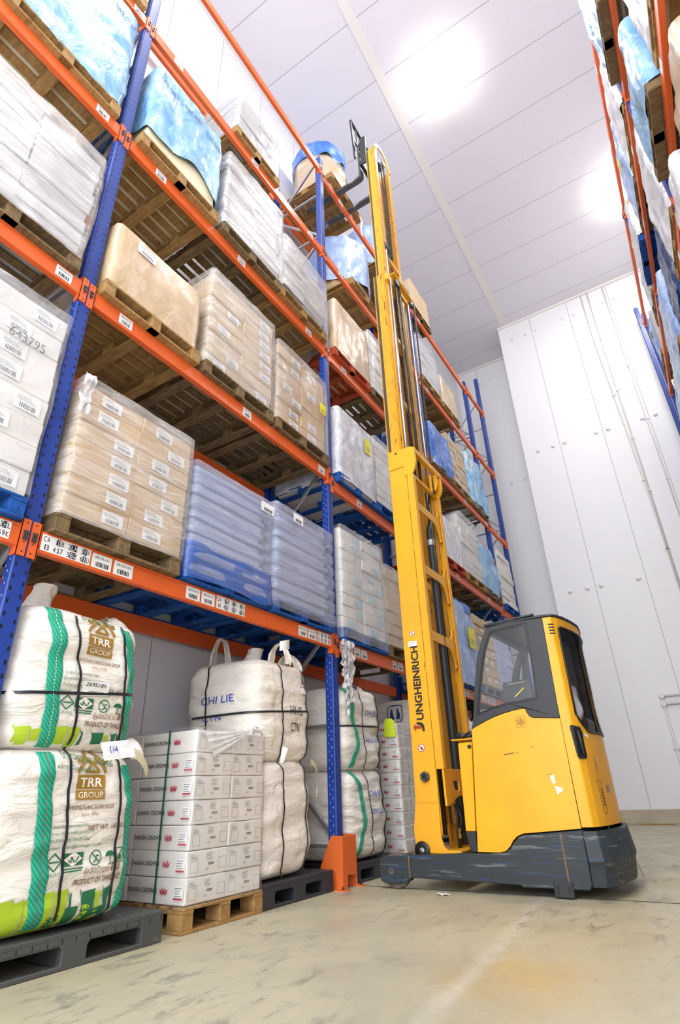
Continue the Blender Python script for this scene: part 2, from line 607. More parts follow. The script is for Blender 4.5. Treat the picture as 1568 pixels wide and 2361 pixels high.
    def build(s, name, mat, parent=None, bevel=0.0, smooth=False, seg=1, origin=None, autos=False):
        me = bpy.data.meshes.new(name or 'shape')
        if origin is not None:
            off = Vector(origin)
        elif parent is not None:
            off = W[parent]
        else:
            xs, ys, zs = zip(*s.v)
            off = Vector(((min(xs) + max(xs)) / 2, (min(ys) + max(ys)) / 2, min(zs)))
        me.from_pydata([(p[0] - off[0], p[1] - off[1], p[2] - off[2]) for p in s.v], [], s.f)
        for mm in (mat if isinstance(mat, (list, tuple)) else [mat]):
            me.materials.append(M[mm])
        for p, i in zip(me.polygons, s.m):
            p.material_index = i
        bm = bmesh.new()
        bm.from_mesh(me)
        bmesh.ops.recalc_face_normals(bm, faces=bm.faces)
        if bevel:
            es = [e for e in bm.edges if len(e.link_faces) == 2 and e.calc_face_angle(0) > 0.5]
            bmesh.ops.bevel(bm, geom=es, offset=bevel, segments=seg, affect='EDGES', clamp_overlap=True)
        if smooth or autos:
            for f in bm.faces:
                f.smooth = True
            for e in bm.edges:
                if autos and len(e.link_faces) == 2 and e.calc_face_angle(0) > 0.6:
                    e.smooth = False
        bm.to_mesh(me)
        bm.free()
        if name is None:
            return me
        o = bpy.data.objects.new(name, me)
        COL.objects.link(o)
        W[o] = off
        if parent is not None:
            o.parent = parent
            if origin is not None:
                o.location = off - W[parent]
        else:
            o.location = off
        return o


_LT = {}


def letter_mesh(body, align, bold, shear):
    key = (body, align, bold, shear)
    if key not in _LT:
        cu = bpy.data.curves.new('letters', 'FONT')
        cu.body = body
        cu.align_x = align
        cu.size = 1.0
        cu.offset = bold
        cu.shear = shear
        cu.resolution_u = 3
        ob = bpy.data.objects.new('letters', cu)
        COL.objects.link(ob)
        dg = bpy.context.evaluated_depsgraph_get()
        dg.update()
        me = ob.evaluated_get(dg).to_mesh()
        me.calc_loop_triangles()
        _LT[key] = ([(v.co.x, v.co.y) for v in me.vertices], [tuple(t.vertices) for t in me.loop_triangles])
        ob.evaluated_get(dg).to_mesh_clear()
        bpy.data.objects.remove(ob)
        bpy.data.curves.remove(cu)
    return _LT[key]


def split_tris(pts, fs, lim):
    pts = list(pts)
    out = []
    todo = list(fs)
    mid = {}
    while todo:
        t = todo.pop()
        d = [math.dist(pts[t[i]], pts[t[(i + 1) % 3]]) for i in range(3)]
        i = d.index(max(d))
        if d[i] < lim:
            out.append(t)
            continue
        a, b, c = t[i], t[(i + 1) % 3], t[(i + 2) % 3]
        k = (min(a, b), max(a, b))
        if k not in mid:
            mid[k] = len(pts)
            pts.append(((pts[a][0] + pts[b][0]) / 2, (pts[a][1] + pts[b][1]) / 2))
        m = mid[k]
        todo += [(a, m, c), (m, b, c)]
    return pts, out


def tag(o, label, cat, group=None, kind=None):
    o['label'] = label
    o['category'] = cat
    if group:
        o['group'] = group
    if kind:
        o['kind'] = kind
    return o


def thing(name, label, cat, loc, group=None, rz=0.0):
    o = bpy.data.objects.new(name, None)
    o.empty_display_size = 0.1
    COL.objects.link(o)
    o.location = loc
    o.rotation_euler = (0, 0, rz)
    W[o] = Vector(loc)
    return tag(o, label, cat, group)


def struct(o, label=None):
    o['kind'] = 'structure'
    if label:
        o['label'] = label
    return o


def inst(name, me, parent=None, loc=(0, 0, 0), rot=(0, 0, 0)):
    o = bpy.data.objects.new(name, me)
    COL.objects.link(o)
    o.location = loc
    o.rotation_euler = rot
    if parent is not None:
        o.parent = parent
    W[o] = Vector(loc)
    return o


def flat(org, u, v):
    org, u, v = Vector(org), Vector(u), Vector(v)
    return lambda a, b: org + u * a + v * b


# ------------------------------------------------------------------ room
CEIL = 13.57
XL, XR, YE, YR = -1.16, 5.75, 13.9, 15.24
Y0 = -4.0
struct(MB().box(XL, XR, Y0, YR, -0.2, 0.0).build('floor', 'floor', origin=(0, 0, 0)))
struct(MB().box(XL, XR, Y0, YR, CEIL, CEIL + 0.2).build('ceiling', 'ceiling', origin=(0, 0, 0)))
struct(MB().box(XL - 0.2, XL, Y0, YR, 0, CEIL).build('wall_left', 'wall_y', origin=(0, 0, 0)))
struct(MB().box(XR, XR + 0.2, Y0, YR, 0, CEIL).build('wall_right', 'wall_y', origin=(0, 0, 0)))
struct(MB().box(0.78, XR, YE, YR, 0, CEIL).build('wall_end', 'wall_x', origin=(0, 0, 0)))
struct(MB().box(XL, 0.12, -2.25, -2.05, 0, CEIL).build('wall_light_block', 'wall_x', origin=(0, 0, 0)))  # unseen wall added to keep light out of the rack's near end
struct(MB().box(XL, 0.78, YR, YR + 0.2, 0, CEIL).build('wall_back', 'wall_x', origin=(0, 0, 0)))
struct(MB().box(0.78, XR, YE - 0.06, YE, 0, 0.255).build('baseboard_end', 'curb', bevel=0.01))
struct(MB().box(XL, 0.78, YR - 0.06, YR, 0, 0.255).build('baseboard_back', 'curb', bevel=0.01))
struct(MB().box(0.91, 1.09, Y0, YE, CEIL - 0.012, CEIL).build('trim_1', 'trimwarm'))
struct(MB().box(0.78, XR, YE - 0.05, YE, CEIL - 0.07, CEIL).build('trim_2', 'trimwarm'))
struct(MB().box(XL, XL + 0.07, Y0, YR, CEIL - 0.07, CEIL).build('trim_3', 'trim'))
struct(MB().box(XL, 0.78, YR - 0.05, YR, CEIL - 0.07, CEIL).build('trim_4', 'trimwarm'))
struct(MB().box(XL + 0.05, 3.9, 5.22, 5.235, 0.0, 0.002).build('trim_5', 'dark'), 'dark straight joint in the concrete floor under the truck')

# bolt caps, conduits on the end wall
capm = MB().lathe((0, 0, 0), 'y', [(0.055, 0.0), (0.055, -0.012), (0.045, -0.022), (0.02, -0.034), (0.004, -0.036)], 16).build(None, 'trim', origin=(0, 0, 0), smooth=True)
for zz, row in ((12.956, 'upper'), (8.92, 'middle'), (4.9, 'lower')):
    for k, xx in enumerate((1.155, 1.553, 1.86, 2.655, 2.95, 3.755, 4.05)):
        if zz < 5 and k > 3:
            continue
        o = inst('bolt_cap', capm, None, (xx, YE, zz))
        tag(o, '%s round white bolt cap of the %s row on the end wall' % (['first', 'second', 'third', 'fourth', 'fifth', 'sixth', 'seventh'][k], row), 'bolt cap', 'bolt caps on the end wall')
for k, (xx, zz) in enumerate(((-0.35, 12.9), (-0.02, 12.9), (0.02, 8.9), (0.4, 8.9))):
    o = inst('bolt_cap', capm, None, (xx, YR, zz))
    tag(o, '%s white bolt cap on the shaded recess wall behind the rack' % ['upper outer', 'upper inner', 'lower outer', 'lower inner'][k], 'bolt cap', 'bolt caps in the recess')


def conduit(pts, label, r=0.017):
    t = thing('conduit', label, 'pipe', pts[0])
    MB().tube(pts, r, 8).build('pipe', 'trimwarm', t, smooth=True)
    for a, b in zip(pts, pts[1:]):
        L = (Vector(b) - Vector(a)).length
        n = int(L / 1.5)
        for i in range(n):
            p = Vector(a).lerp(Vector(b), (i + 0.7) / max(n, 1))
            MB().box(p.x - 0.035, p.x + 0.035, YE - 0.05, YE, p.z - 0.015, p.z + 0.015).build('clip', 'trim', t)


yc = YE - 0.03
conduit([(3.255, yc, 13.5), (3.25, yc, 11.8), (3.33, yc, 9.0), (3.38, yc, 6.5), (3.40, yc, 3.5)], 'thin cream conduit bending towards its neighbour on the end wall')
conduit([(3.43, yc, 13.5), (3.42, yc, 11.0), (3.42, yc, 3.5)], 'straight cream conduit ending where the bent one meets it')
conduit([(3.84, yc, 13.5), (3.84, yc, 3.2)], 'cream conduit nearest the far rack on the end wall')
t = thing('wall_conduit_loop', 'white double pipe loop with round junctions low on the end wall', 'pipe', (2.47, yc, 2.3))
MB().tube([(2.47, yc, 2.34), (3.6, yc, 2.34)], 0.028, 8).build('pipe', 'trim', t, smooth=True)
MB().tube([(2.47, yc, 2.18), (3.6, yc, 2.18)], 0.028, 8).build('pipe', 'trim', t, smooth=True)
MB().tube([(2.47, yc, 2.34), (2.475, yc, 1.0), (2.48, yc, 0.3)], 0.028, 8).build('pipe', 'trim', t, smooth=True)
for zz in (2.34, 2.18):
    MB().lathe((2.47, YE, zz), 'y', [(0.06, 0), (0.06, -0.06), (0.05, -0.075)], 14).build('junction_box', 'trim', t)
MB().box(2.42, 2.53, YE - 0.06, YE, 1.32, 1.36).build('clip', 'trim', t)

# ------------------------------------------------------------------ lamps
for k, (lx, ly) in enumerate(LAMP_SPOTS):
    lab = ['glowing white high-bay lamp hanging over the middle of the aisle', 'ceiling lamp above the near bay of the aisle', 'ceiling lamp behind the viewer over the aisle', 'bright lamp glaring behind the top of the rack across the aisle', 'ceiling lamp near the end wall'][k]
    if k == 4:
        continue
    t = thing('high_bay_lamp', lab, 'lamp', (lx, ly, LAMP_Z), 'high bay lamps')
    r = 0.40
    MB().lathe((lx, ly, LAMP_Z), 'z', [(0.02, -0.13), (0.16, -0.115), (0.30, -0.07), (r - 0.01, 0.0)], 28).build('diffuser', 'lamp', t, smooth=True)
    MB().lathe((lx, ly, LAMP_Z + 0.004), 'z', [(r + 0.02, -0.012), (r + 0.02, 0.0), (0.30, 0.10), (0.16, 0.18), (0.10, 0.2)], 28).build('reflector', 'lampshade', t, smooth=True)
    MB().lathe((lx, ly, LAMP_Z + 0.2), 'z', [(0.1, 0), (0.1, 0.12), (0.06, 0.16)], 16).build('ballast', 'trim', t)
    MB().tube([(lx, ly, LAMP_Z + 0.34), (lx, ly, CEIL)], 0.012, 8).build('rod', 'trim', t)

# ------------------------------------------------------------------ racks
PW, PD, BH, BD = 0.115, 0.10, 0.145, 0.05
LEV = {0: [2.29, 4.37, 6.42, 8.46], 1: [2.29, 4.36, 6.40, 8.44, 10.53], 2: [2.26, 4.27, 6.37, 8.42, 10.40],
       3: [2.2, 4.27, 6.30, 8.32, 10.32], 4: [2.18, 4.25, 6.31, 8.36, 10.40]}
POST = [(-1.86, 13.3), (1.625, 13.3), (5.065, 10.80), (8.53, 10.75), (12.0, 10.55), (13.38, 11.6)]
REAR = -1.05


def barcode(mb, org, u, v, w, h, seed):
    """little printed label: number line and bars; ink index 1"""
    r = random.Random(seed)
    f = flat(org, u, v)
    mb.add([f(0, 0), f(w, 0), f(w, h), f(0, h)], [(0, 1, 2, 3)], 0)
    n = Vector(u).cross(Vector(v)).normalized() * 0.0012
    g = lambda a, b: f(a, b) + n
    x = w * 0.2
    while x < w * 0.8:
        b = r.choice((0.003, 0.005, 0.008))
        mb.add([g(x, h * 0.12), g(x + b, h * 0.12), g(x + b, h * 0.45), g(x, h * 0.45)], [(0, 1, 2, 3)], 1)
        x += b + r.choice((0.003, 0.005))
    return g


def beam_label(parent, y, z, code, side=1, w=0.13, x=0.004):
    mb = MB()
    g = barcode(mb, (x, y, z), (0, 1, 0), (0, 0, 1), w, 0.1, hsh(code))
    if side < 0:
        pass
    mb.text(code, 0.024, lambda a, b: g(a + w * 0.12, b + 0.067), fit=w * 0.76, mi=1)
    return mb.build('barcode_label', ['paper', 'ink'], parent)


def location_sign(parent, y, z, w, rows):
    """white plate with black check characters, some reversed out of black squares"""
    mb = MB()
    h = 0.108
    f = flat((0.004, y, z), (0, 1, 0), (0, 0, 1))
    mb.add([f(0, 0), f(w, 0), f(w, h), f(0, h)], [(0, 1, 2, 3)], 0)
    for ri, row in enumerate(rows):
        n = len(row)
        cw = w * 0.96 / n
        zb = h * (0.54 if ri == 0 else 0.06)
        for i, ch in enumerate(row):
            inv = ch.islower()
            x0 = w * 0.02 + i * cw
            if ch == ' ':
                continue
            if inv:
                q = [f(x0, zb), f(x0 + cw, zb), f(x0 + cw, zb + h * 0.4), f(x0, zb + h * 0.4)]
                mb.add([p + Vector((0.001, 0, 0)) for p in q], [(0, 1, 2, 3)], 1)
            mb.text(ch.upper(), h * 0.46, lambda a, b: f(x0 + cw * 0.12 + a, zb + h * 0.035 + b) + Vector((0.002, 0, 0)), fit=cw * (0.72 if ch not in '1I' else 0.3), mi=0 if inv else 1)
    return mb.build('location_sign', ['paper', 'ink'], parent)


def upright(parent, x, y, top, sx=1, name='upright_post'):
    """open steel section: front web and two side webs with a fold"""
    mb = MB()
    a, b = y - PW / 2, y + PW / 2
    mb.box(x, x - sx * 0.006, a + 0.012, b - 0.012, 0.0, top)
    for s in (-1, 1):
        yo = y + s * PW / 2
        mb.box(x - sx * 0.012, x - sx * 0.07, yo, yo - s * 0.006, 0, top)
        mb.box(x - sx * 0.07, x - sx * PD, yo - s * 0.012, yo - s * 0.018, 0, top)
        mb.bar((x - sx * 0.003, yo - s * 0.012, top / 2), (x - sx * 0.015, yo - s * 0.003, top / 2), 0.006, top, up=(0, 0, 1))
    # the bar helper gives the folded corner its height along z
    return mb.build(name, 'blue', parent, origin=(x, y, 0))


def connector(parent, x, y, z, s, sx=1):
    """hooked end plate on the upright, one per beam end; s = +1 when the beam leaves towards larger y"""
    mb = MB()
    yb = y + s * 0.052
    mb.box(x + sx * 0.0, x + sx * 0.012, yb - s * 0.04, yb + s * 0.016, z - 0.20, z + 0.035)
    mb.box(x + sx * 0.012, x - sx * 0.05, yb + s * 0.010, yb + s * 0.018, z - 0.20, z + 0.035)
    for k in range(4):
        mb.lathe((x + sx * 0.012, yb - s * 0.020, z - 0.175 + k * 0.062), 'x', [(0.006, 0), (0.006, sx * 0.001)], 8, 1)
    c = mb.build('connector', ['orange', 'dark'], parent)
    mb = MB()
    mb.box(x + sx * 0.012, x + sx * 0.022, yb - s * 0.032, yb - s * 0.006, z - 0.10, z - 0.04)
    mb.lathe((x + sx * 0.022, yb - s * 0.019, z - 0.056), 'x', [(0.008, 0), (0.008, sx * 0.006), (0.003, sx * 0.008)], 8)
    mb.build('safety_lock', 'steeldk', c)
    return c


def beam(parent, x, y0, y1, z, sx=1, conn=True):
    mb = MB()
    xf, xb = x + sx * 0.002, x - sx * BD
    mb.box(xf, xb, y0, y1, z - BH, z - 0.02)
    mb.box(x - sx * 0.012, xb, y0, y1, z - 0.02, z)
    mb.box(xf, x - sx * 0.016, y0, y1, z - 0.03, z)
    b = mb.build('beam', 'orange', parent, bevel=0.004)
    if conn:
        connector(b, x, y0 - 0.052 - PW * 0 - 0.012, z, 1, sx)
        connector(b, x, y1 + 0.052 + 0.012, z, -1, sx)
    return b


rack = thing('pallet_rack', 'tall blue and orange pallet rack running along the aisle behind the yellow truck', 'rack', (0, 1.625, 0))
for i, (py, top) in enumerate(POST):
    upright(rack, 0.0, py, top)
    upright(rack, REAR, py, top, -1)
    # frame braces between front and rear upright
    z, k = 0.32, 0
    while z < top - 0.9:
        xa, xb = -0.085, REAR + 0.085
        MB().bar((xa, py, z), (xb, py, z), 0.035, 0.03).build('brace', 'galv', rack)
        if k % 2 == 0:
            MB().bar((xa, py + 0.02, z + 0.06), (xb, py + 0.02, z + 1.0), 0.035, 0.03, up=(0, 1, 0)).build('brace', 'galv', rack)
        else:
            MB().bar((xb, py + 0.02, z + 0.06), (xa, py + 0.02, z + 1.0), 0.035, 0.03, up=(0, 1, 0)).build('brace', 'galv', rack)
        z += 1.06
        k += 1
    for xx, s in ((0, -1), (REAR, 1)):
        MB().box(xx + s * -0.03, xx + s * 0.13, py - 0.08, py + 0.08, 0, 0.012).build('foot_plate', 'blue', rack)
BEAMS = {}
for bay in range(5):
    ya, yb = POST[bay][0] + PW / 2 + 0.002, POST[bay + 1][0] - PW / 2 - 0.002
    for li, z in enumerate(LEV[bay]):
        if not (bay == 4 and li == 0):
            BEAMS[bay, li] = beam(rack, 0.0, ya, yb, z)
            beam(rack, REAR, ya, yb, z, -1, conn=False)

for (bay, li, y, code) in ((0, 1, 1.36, '3B:CA:12:3'), (0, 2, 1.32, '3B:CA:12:4'), (0, 3, 1.40, '3B:CA:12:5'),
                           (1, 1, 1.92, '3B:CA:13:3'), (1, 1, 3.43, '3B:CA:14:3'), (1, 1, 4.80, '3B:CA:15:3'),
                           (1, 2, 2.00, '3B:CA:13:4'), (1, 2, 3.20, '3B:CA:14:4'), (1, 2, 4.55, '3B:CA:15:4'),
                           (1, 3, 1.97, '3B:CA:13:5'), (1, 3, 3.33, '3B:CA:14:5'), (1, 3, 4.62, '3B:CA:15:5'),
                           (2, 1, 5.70, '3B:CA:16:3'), (2, 2, 5.45, '3B:CA:16:4'), (2, 3, 5.49, '3B:CA:16:5'), (2, 4, 5.62, '3B:CA:16:6'),
                           (3, 4, 8.93, '3B:CA:19:6'), (3, 4, 11.5, '3B:CA:21:6'), (3, 3, 8.9, '3B:CA:19:5'), (3, 3, 10.36, '3B:CA:20:5'),
                           (3, 3, 11.6, '3B:CA:21:5'), (3, 2, 10.38, '3B:CA:20:4'), (3, 2, 11.7, '3B:CA:21:4'), (3, 1, 9.25, '3B:CA:19:3'),
                           (3, 1, 11.0, '3B:CA:21:3'), (4, 4, 12.5, '3B:CA:22:6'), (4, 3, 12.6, '3B:CA:22:5'), (4, 2, 12.6, '3B:CA:22:4'), (4, 1, 12.8, '3B:CA:22:3')):
    beam_label(BEAMS[bay, li], y, LEV[bay][li] - 0.122, code)
L1 = LEV[1][0] - 0.125
location_sign(BEAMS[1, 0], 1.705, L1, 0.345, ['CA 1d8 2lh 3wW', '13 457 5bg 6jU'])
beam_label(BEAMS[1, 0], 2.062, L1, '3B:CA:13:1', w=0.155)
beam_label(BEAMS[1, 0], 2.235, L1, '3B:CA:13:2', w=0.16)
beam_label(BEAMS[1, 0], 2.906, L1, '3B:CA:14:2', w=0.15)
beam_label(BEAMS[1, 0], 3.073, L1, '3B:CA:14:1', w=0.15)
location_sign(BEAMS[1, 0], 3.243, L1, 0.355, ['CA 1pE 2zR 3b4', '14 4eD 5mP 6y3'])
beam_label(BEAMS[1, 0], 4.395, L1, '3B:CA:15:1', w=0.15)
beam_label(BEAMS[1, 0], 4.56, L1, '3B:CA:15:2', w=0.15)
location_sign(BEAMS[1, 0], 4.728, L1, 0.25, ['CA 1kI 2dN 3cN', '15 4bN 9tZ 4bD'])
location_sign(BEAMS[0, 0], 1.26, LEV[0][0] - 0.125, 0.25, ['1aF 2Kc 3hL', '4cP 5Mh 69K'])
L2 = LEV[2][0] - 0.125
location_sign(BEAMS[2, 0], 5.17, L2, 0.26, ['CA 1bU 2mC 3oN', '16 4dN 9sN 6dN'])
beam_label(BEAMS[2, 0], 5.46, L2, '3B:CA:16:1', w=0.14)
beam_label(BEAMS[2, 0], 5.62, L2, '3B:CA:16:2', w=0.14)
beam_label(BEAMS[2, 0], 6.4, L2, '3B:CA:17:2', w=0.13)
beam_label(BEAMS[2, 0], 6.56, L2, '3B:CA:17:1', w=0.13)
L3 = LEV[3][0] - 0.125
location_sign(BEAMS[3, 0], 8.66, L3, 0.5, ['CA 1cK 2uD 3nJ', '19 4dI 5sB 6fE'])
beam_label(BEAMS[3, 0], 9.72, L3, '3B:CA:20:1', w=0.2)
location_sign(BEAMS[3, 0], 10.0, L3, 0.45, ['CA 1tE 2xN 3mS', '20 4eH 5vI 6kS'])

# rack across the aisle
RX, RREAR = 4.35, 5.40
RPOST = [(1.75, 10.7), (5.36, 10.62), (8.98, 10.62), (12.32, 10.75), (13.55, 12.0)]
RLEV = [2.3, 4.35, 6.40, 8.48, 10.52]
rrack = thing('pallet_rack', 'blue and orange pallet rack across the aisle, steeply cut by the photo edge', 'rack', (RX, 5.36, 0))
for i, (py, top) in enumerate(RPOST):
    upright(rrack, RX, py, top, -1)
    upright(rrack, RREAR, py, top, 1)
    z, k = 0.32, 0
    while z < top - 0.6:
        MB().bar((RX + 0.085, py, z), (RREAR - 0.085, py, z + (0.9 if k % 2 else 0)), 0.035, 0.03).build('brace', 'galv', rrack)
        z += 0.9
        k += 1
for bay in range(4):
    ya, yb = RPOST[bay][0] + PW / 2 + 0.002, RPOST[bay + 1][0] - PW / 2 - 0.002
    for li, z in enumerate(RLEV):
        if bay == 3 and li > 2:
            continue
        b = beam(rrack, RX, ya, yb, z, -1)
        beam(rrack, RREAR, ya, yb, z, 1, conn=False)
        if bay < 3 and li > 1:
            for yy in (ya + 0.6, ya + 1.9):
                mb = MB()
                mb.add([(RX - 0.004, yy + 0.13, z - 0.12), (RX - 0.004, yy, z - 0.12), (RX - 0.004, yy, z - 0.02), (RX - 0.004, yy + 0.13, z - 0.02)], [(0, 1, 2, 3)])
                mb.build('barcode_label', 'paper', b)

# post guard at the middle post
g = thing('post_guard', 'chipped orange steel guard bolted round the foot of the middle blue post', 'guard', (0.03, 5.065, 0))
mb = MB()
prof = [(4.955, 0.415), (5.175, 0.415), (5.195, 0.40), (5.195, 0.0), (5.17, 0.0), (5.17, 0.09), (5.03, 0.105), (5.03, 0.0), (4.90, 0.0), (4.905, 0.12)]
mb.prism([(4.945, 0.415), (5.185, 0.415), (5.185, 0.09), (5.025, 0.105), (5.02, 0.0), (4.93, 0.0)], 'x', 0.09, 0.098)
mb.prism([(0.094, 0.415), (0.094, 0.0), (-0.14, 0.0), (-0.14, 0.17), (-0.02, 0.415)], 'y', 4.935, 4.943)
mb.prism([(0.094, 0.415), (0.094, 0.0), (-0.06, 0.0), (-0.06, 0.415)], 'y', 5.185, 5.193)
mb.build('shield', 'guard', g, bevel=0.003)
MB().box(0.05, 0.17, 4.87, 4.95, 0, 0.01).build('foot_tab', 'guard', g)
MB().box(0.05, 0.15, 5.18, 5.24, 0, 0.01).build('foot_tab', 'guard', g)
for yy in (4.9, 5.215):
    MB().lathe((0.12, yy, 0.01), 'z', [(0.013, 0), (0.013, 0.012), (0.007, 0.014), (0.007, 0.024)], 6).build('anchor_bolt', 'steeldk', g)

# ------------------------------------------------------------------ pallets
_PAL = {}


def pallet_parts(kind, w, d):
    """meshes of a pallet w wide along y, d deep along x, standing on z = 0, centred"""
    key = (kind, w, d)
    if key in _PAL:
        return _PAL[key]
    out = []
    O = (0, 0, 0)
    r = random.Random(hsh(key))
    if kind in ('plastic', 'plasticblk'):
        h = 0.16
        mb = MB()
        mb.box(-d / 2, d / 2, -w / 2, w / 2, h - 0.022, h)
        for i in range(15):           # ribs under the deck edge, front and near side
            y = -w / 2 + 0.02 + (w - 0.04) * i / 14
            mb.box(d / 2 - 0.03, d / 2, y - 0.004, y + 0.004, h - 0.05, h - 0.022)
            mb.box(-d / 2 + 0.02, d / 2 - 0.03, y - 0.003, y + 0.003, h - 0.045, h - 0.022)
        mb.box(d / 2 - 0.006, d / 2 - 0.002, -w / 2, w / 2, h - 0.056, h - 0.048)
        out.append(('deck', mb.build(None, kind, bevel=0.003, origin=O), (0, 0, 0)))
        mb = MB()                      # front and back: frame with two rounded fork openings
        def ring(x0, x1):
            hw = w / 2
            outer = [(-hw, 0.0), (hw, 0.0), (hw, h - 0.02), (-hw, h - 0.02)]
            holes = []
            for s in (-1, 1):
                a, b = sorted((s * 0.075, s * (hw - 0.16)))
                holes.append([(a, 0.022), (b, 0.022), (b, h - 0.075), (b - 0.02, h - 0.05), (a + 0.02, h - 0.05), (a, h - 0.075)])
            mb.prism(outer, 'x', x0, x1, holes)
        ring(d / 2 - 0.045, d / 2)
        out.append(('fork_frame', mb.build(None, kind, bevel=0.004, origin=O), (0, 0, 0)))
        mb = MB()
        ring(-d / 2, -d / 2 + 0.045)
        out.append(('fork_frame', mb.build(None, kind, bevel=0.004, origin=O), (0, 0, 0)))
        for y in (-w / 2 + 0.06, 0, w / 2 - 0.06):
            out.append(('runner', MB().box(-d / 2 + 0.05, d / 2 - 0.05, -0.055, 0.055, 0, h - 0.03).build(None, kind, bevel=0.006, origin=O), (0, y, 0)))
    else:
        h = 0.145
        mb = MB()
        n = 9
        bw = d / n
        for i in range(n):
            x = -d / 2 + bw * (i + 0.5)
            k = 0.42 if i in (0, n - 1) else 0.32 + r.uniform(-0.03, 0.05)
            if i in (0, n - 1):
                x += (bw * 0.5 - bw * 0.42) * (-1 if i == 0 else 1)
            mb.box(x - bw * k, x + bw * k, -w / 2 + r.uniform(0, 0.012), w / 2 - r.uniform(0, 0.012), h - 0.02, h - r.uniform(0, 0.003))
        out.append(('top_deck', mb.build(None, kind, bevel=0.002, origin=O), (0, 0, 0)))
        for y in (-w / 2 + 0.05, 0, w / 2 - 0.05):
            out.append(('bearer', MB().box(-d / 2, d / 2, -0.05, 0.05, h - 0.04, h - 0.0205).build(None, kind, bevel=0.002, origin=O), (0, y, 0)))
            out.append(('skid', MB().box(-d / 2, d / 2, -0.05, 0.05, 0, 0.02).build(None, kind, bevel=0.002, origin=O), (0, y, 0)))
            for x in (-d / 2 + 0.07, 0, d / 2 - 0.07):
                out.append(('block', MB().box(-0.068, 0.068, -0.05, 0.05, 0.02, h - 0.04).build(None, kind, bevel=0.003, origin=O), (x, y, 0)))
        for x in (-d / 2 + 0.05, d / 2 - 0.05):
            out.append(('skid', MB().box(-0.048, 0.048, -w / 2 + 0.1, w / 2 - 0.1, 0.0, 0.02).build(None, kind, bevel=0.002, origin=O), (x, 0, 0)))
    _PAL[key] = (out, h)
    return _PAL[key]


PNAME = {'plastic': 'plastic_pallet', 'plasticblk': 'plastic_pallet'}


def pallet(kind, xf, yc, z, label, w=1.0, d=1.18, sx=1, rz=0.0, group=None):
    parts, h = pallet_parts(kind, w, d)
    t = thing(PNAME.get(kind, 'wooden_pallet'), label, 'pallet', (xf - sx * d / 2, yc, z + 0.001), group, rz + (0 if sx > 0 else math.pi))
    for nm, me, loc in parts:
        inst(nm, me, t, loc)
    return z + h + 0.003


# ------------------------------------------------------------------ loads
ROW = ['bottom', 'second', 'third', 'fourth', 'fifth', 'sixth', 'seventh', 'eighth', 'ninth', 'tenth']
_BOX = {}


def box_mesh(mat, dx, dy, dz, var, lid=False):
    key = (mat, round(dx, 3), round(dy, 3), round(dz, 3), var, lid)
    if key in _BOX:
        return _BOX[key]
    r = random.Random(hsh(key))
    mb = MB()
    n = 4

    def P(i, j, k):
        x, y, z = i / n - 0.5, j / n - 0.5, k / n
        bx = 1 + 0.012 * math.sin(math.pi * (j / n)) * math.sin(math.pi * k / n)
        return Vector((x * dx * bx, y * dy, z * dz))
    # six gridded faces so that a soft bulge and a sagging edge can show
    for fn in (lambda a, b: P(n, a * n, b * n), lambda a, b: P(0, a * n, b * n), lambda a, b: P(a * n, 0, b * n),
               lambda a, b: P(a * n, n, b * n), lambda a, b: P(a * n, b * n, 0), lambda a, b: P(a * n, b * n, n)):
        mb.grid(fn, n, n)
    me = mb.build(None, mat, origin=(0, 0, 0))
    bm = bmesh.new()
    bm.from_mesh(me)
    bmesh.ops.remove_doubles(bm, verts=bm.verts, dist=0.0006)
    ph = r.uniform(0, 6)
    for v in bm.verts:
        q = v.co
        k = noise.noise(Vector((q.x * 4 + ph, q.y * 4 + var * 7, q.z * 6)))
        v.co += Vector((k * 0.010, k * 0.008, k * 0.006 if q.z > dz * 0.4 else 0))
    bmesh.ops.recalc_face_normals(bm, faces=bm.faces)
    es = [e for e in bm.edges if len(e.link_faces) == 2 and e.calc_face_angle(0) > 1.0]
    bmesh.ops.bevel(bm, geom=es, offset=min(0.006, dz * 0.05), segments=1, affect='EDGES', clamp_overlap=True)
    bm.to_mesh(me)
    bm.free()
    _BOX[key] = me
    return me


def tray_mesh(mat, dx, dy, dz, var):
    """shallow moulded tray: tapered wall under a thick overhanging lip"""
    key = ('tray', mat, dx, dy, dz, var)
    if key not in _BOX:
        ph = var * 11.3
        lv = [(0.0, 0.0, 0.035), (0.0, 0.55, 0.026), (0.0, 0.64, 0.0), (0.0, 0.97, 0.0), (0.0, 1.0, 0.012)]
        mb = MB()

        def F(u, v):
            k = v * (len(lv) - 1)
            i = min(int(k), len(lv) - 2)
            f = k - i
            z = (lv[i][1] + (lv[i + 1][1] - lv[i][1]) * f) * dz
            inn = lv[i][2] + (lv[i + 1][2] - lv[i][2]) * f
            th = 2 * math.pi * u
            c, q = math.cos(th), math.sin(th)
            e = 2 / 14
            x = (dx / 2 - inn) * math.copysign(abs(c) ** e, c)
            y = (dy / 2 - inn) * math.copysign(abs(q) ** e, q)
            n = noise.noise(Vector((x * 3 + ph, y * 3, z * 9)))
            return Vector((x + n * 0.012, y + n * 0.008, z + 0.012 * noise.noise(Vector((x * 2, y * 2 + ph, 4))) * (z > 0.3 * dz)))
        mb.grid(F, 96, 8, closeu=True)
        n_ = len(mb.v)
        mb.f += [tuple(range(95, -1, -1)), tuple(range(n_ - 96, n_))]
        mb.m += [0, 0]
        _BOX[key] = mb.build(None, mat, origin=(0, 0, 0), autos=True)
    return _BOX[key]


_LAB = {}


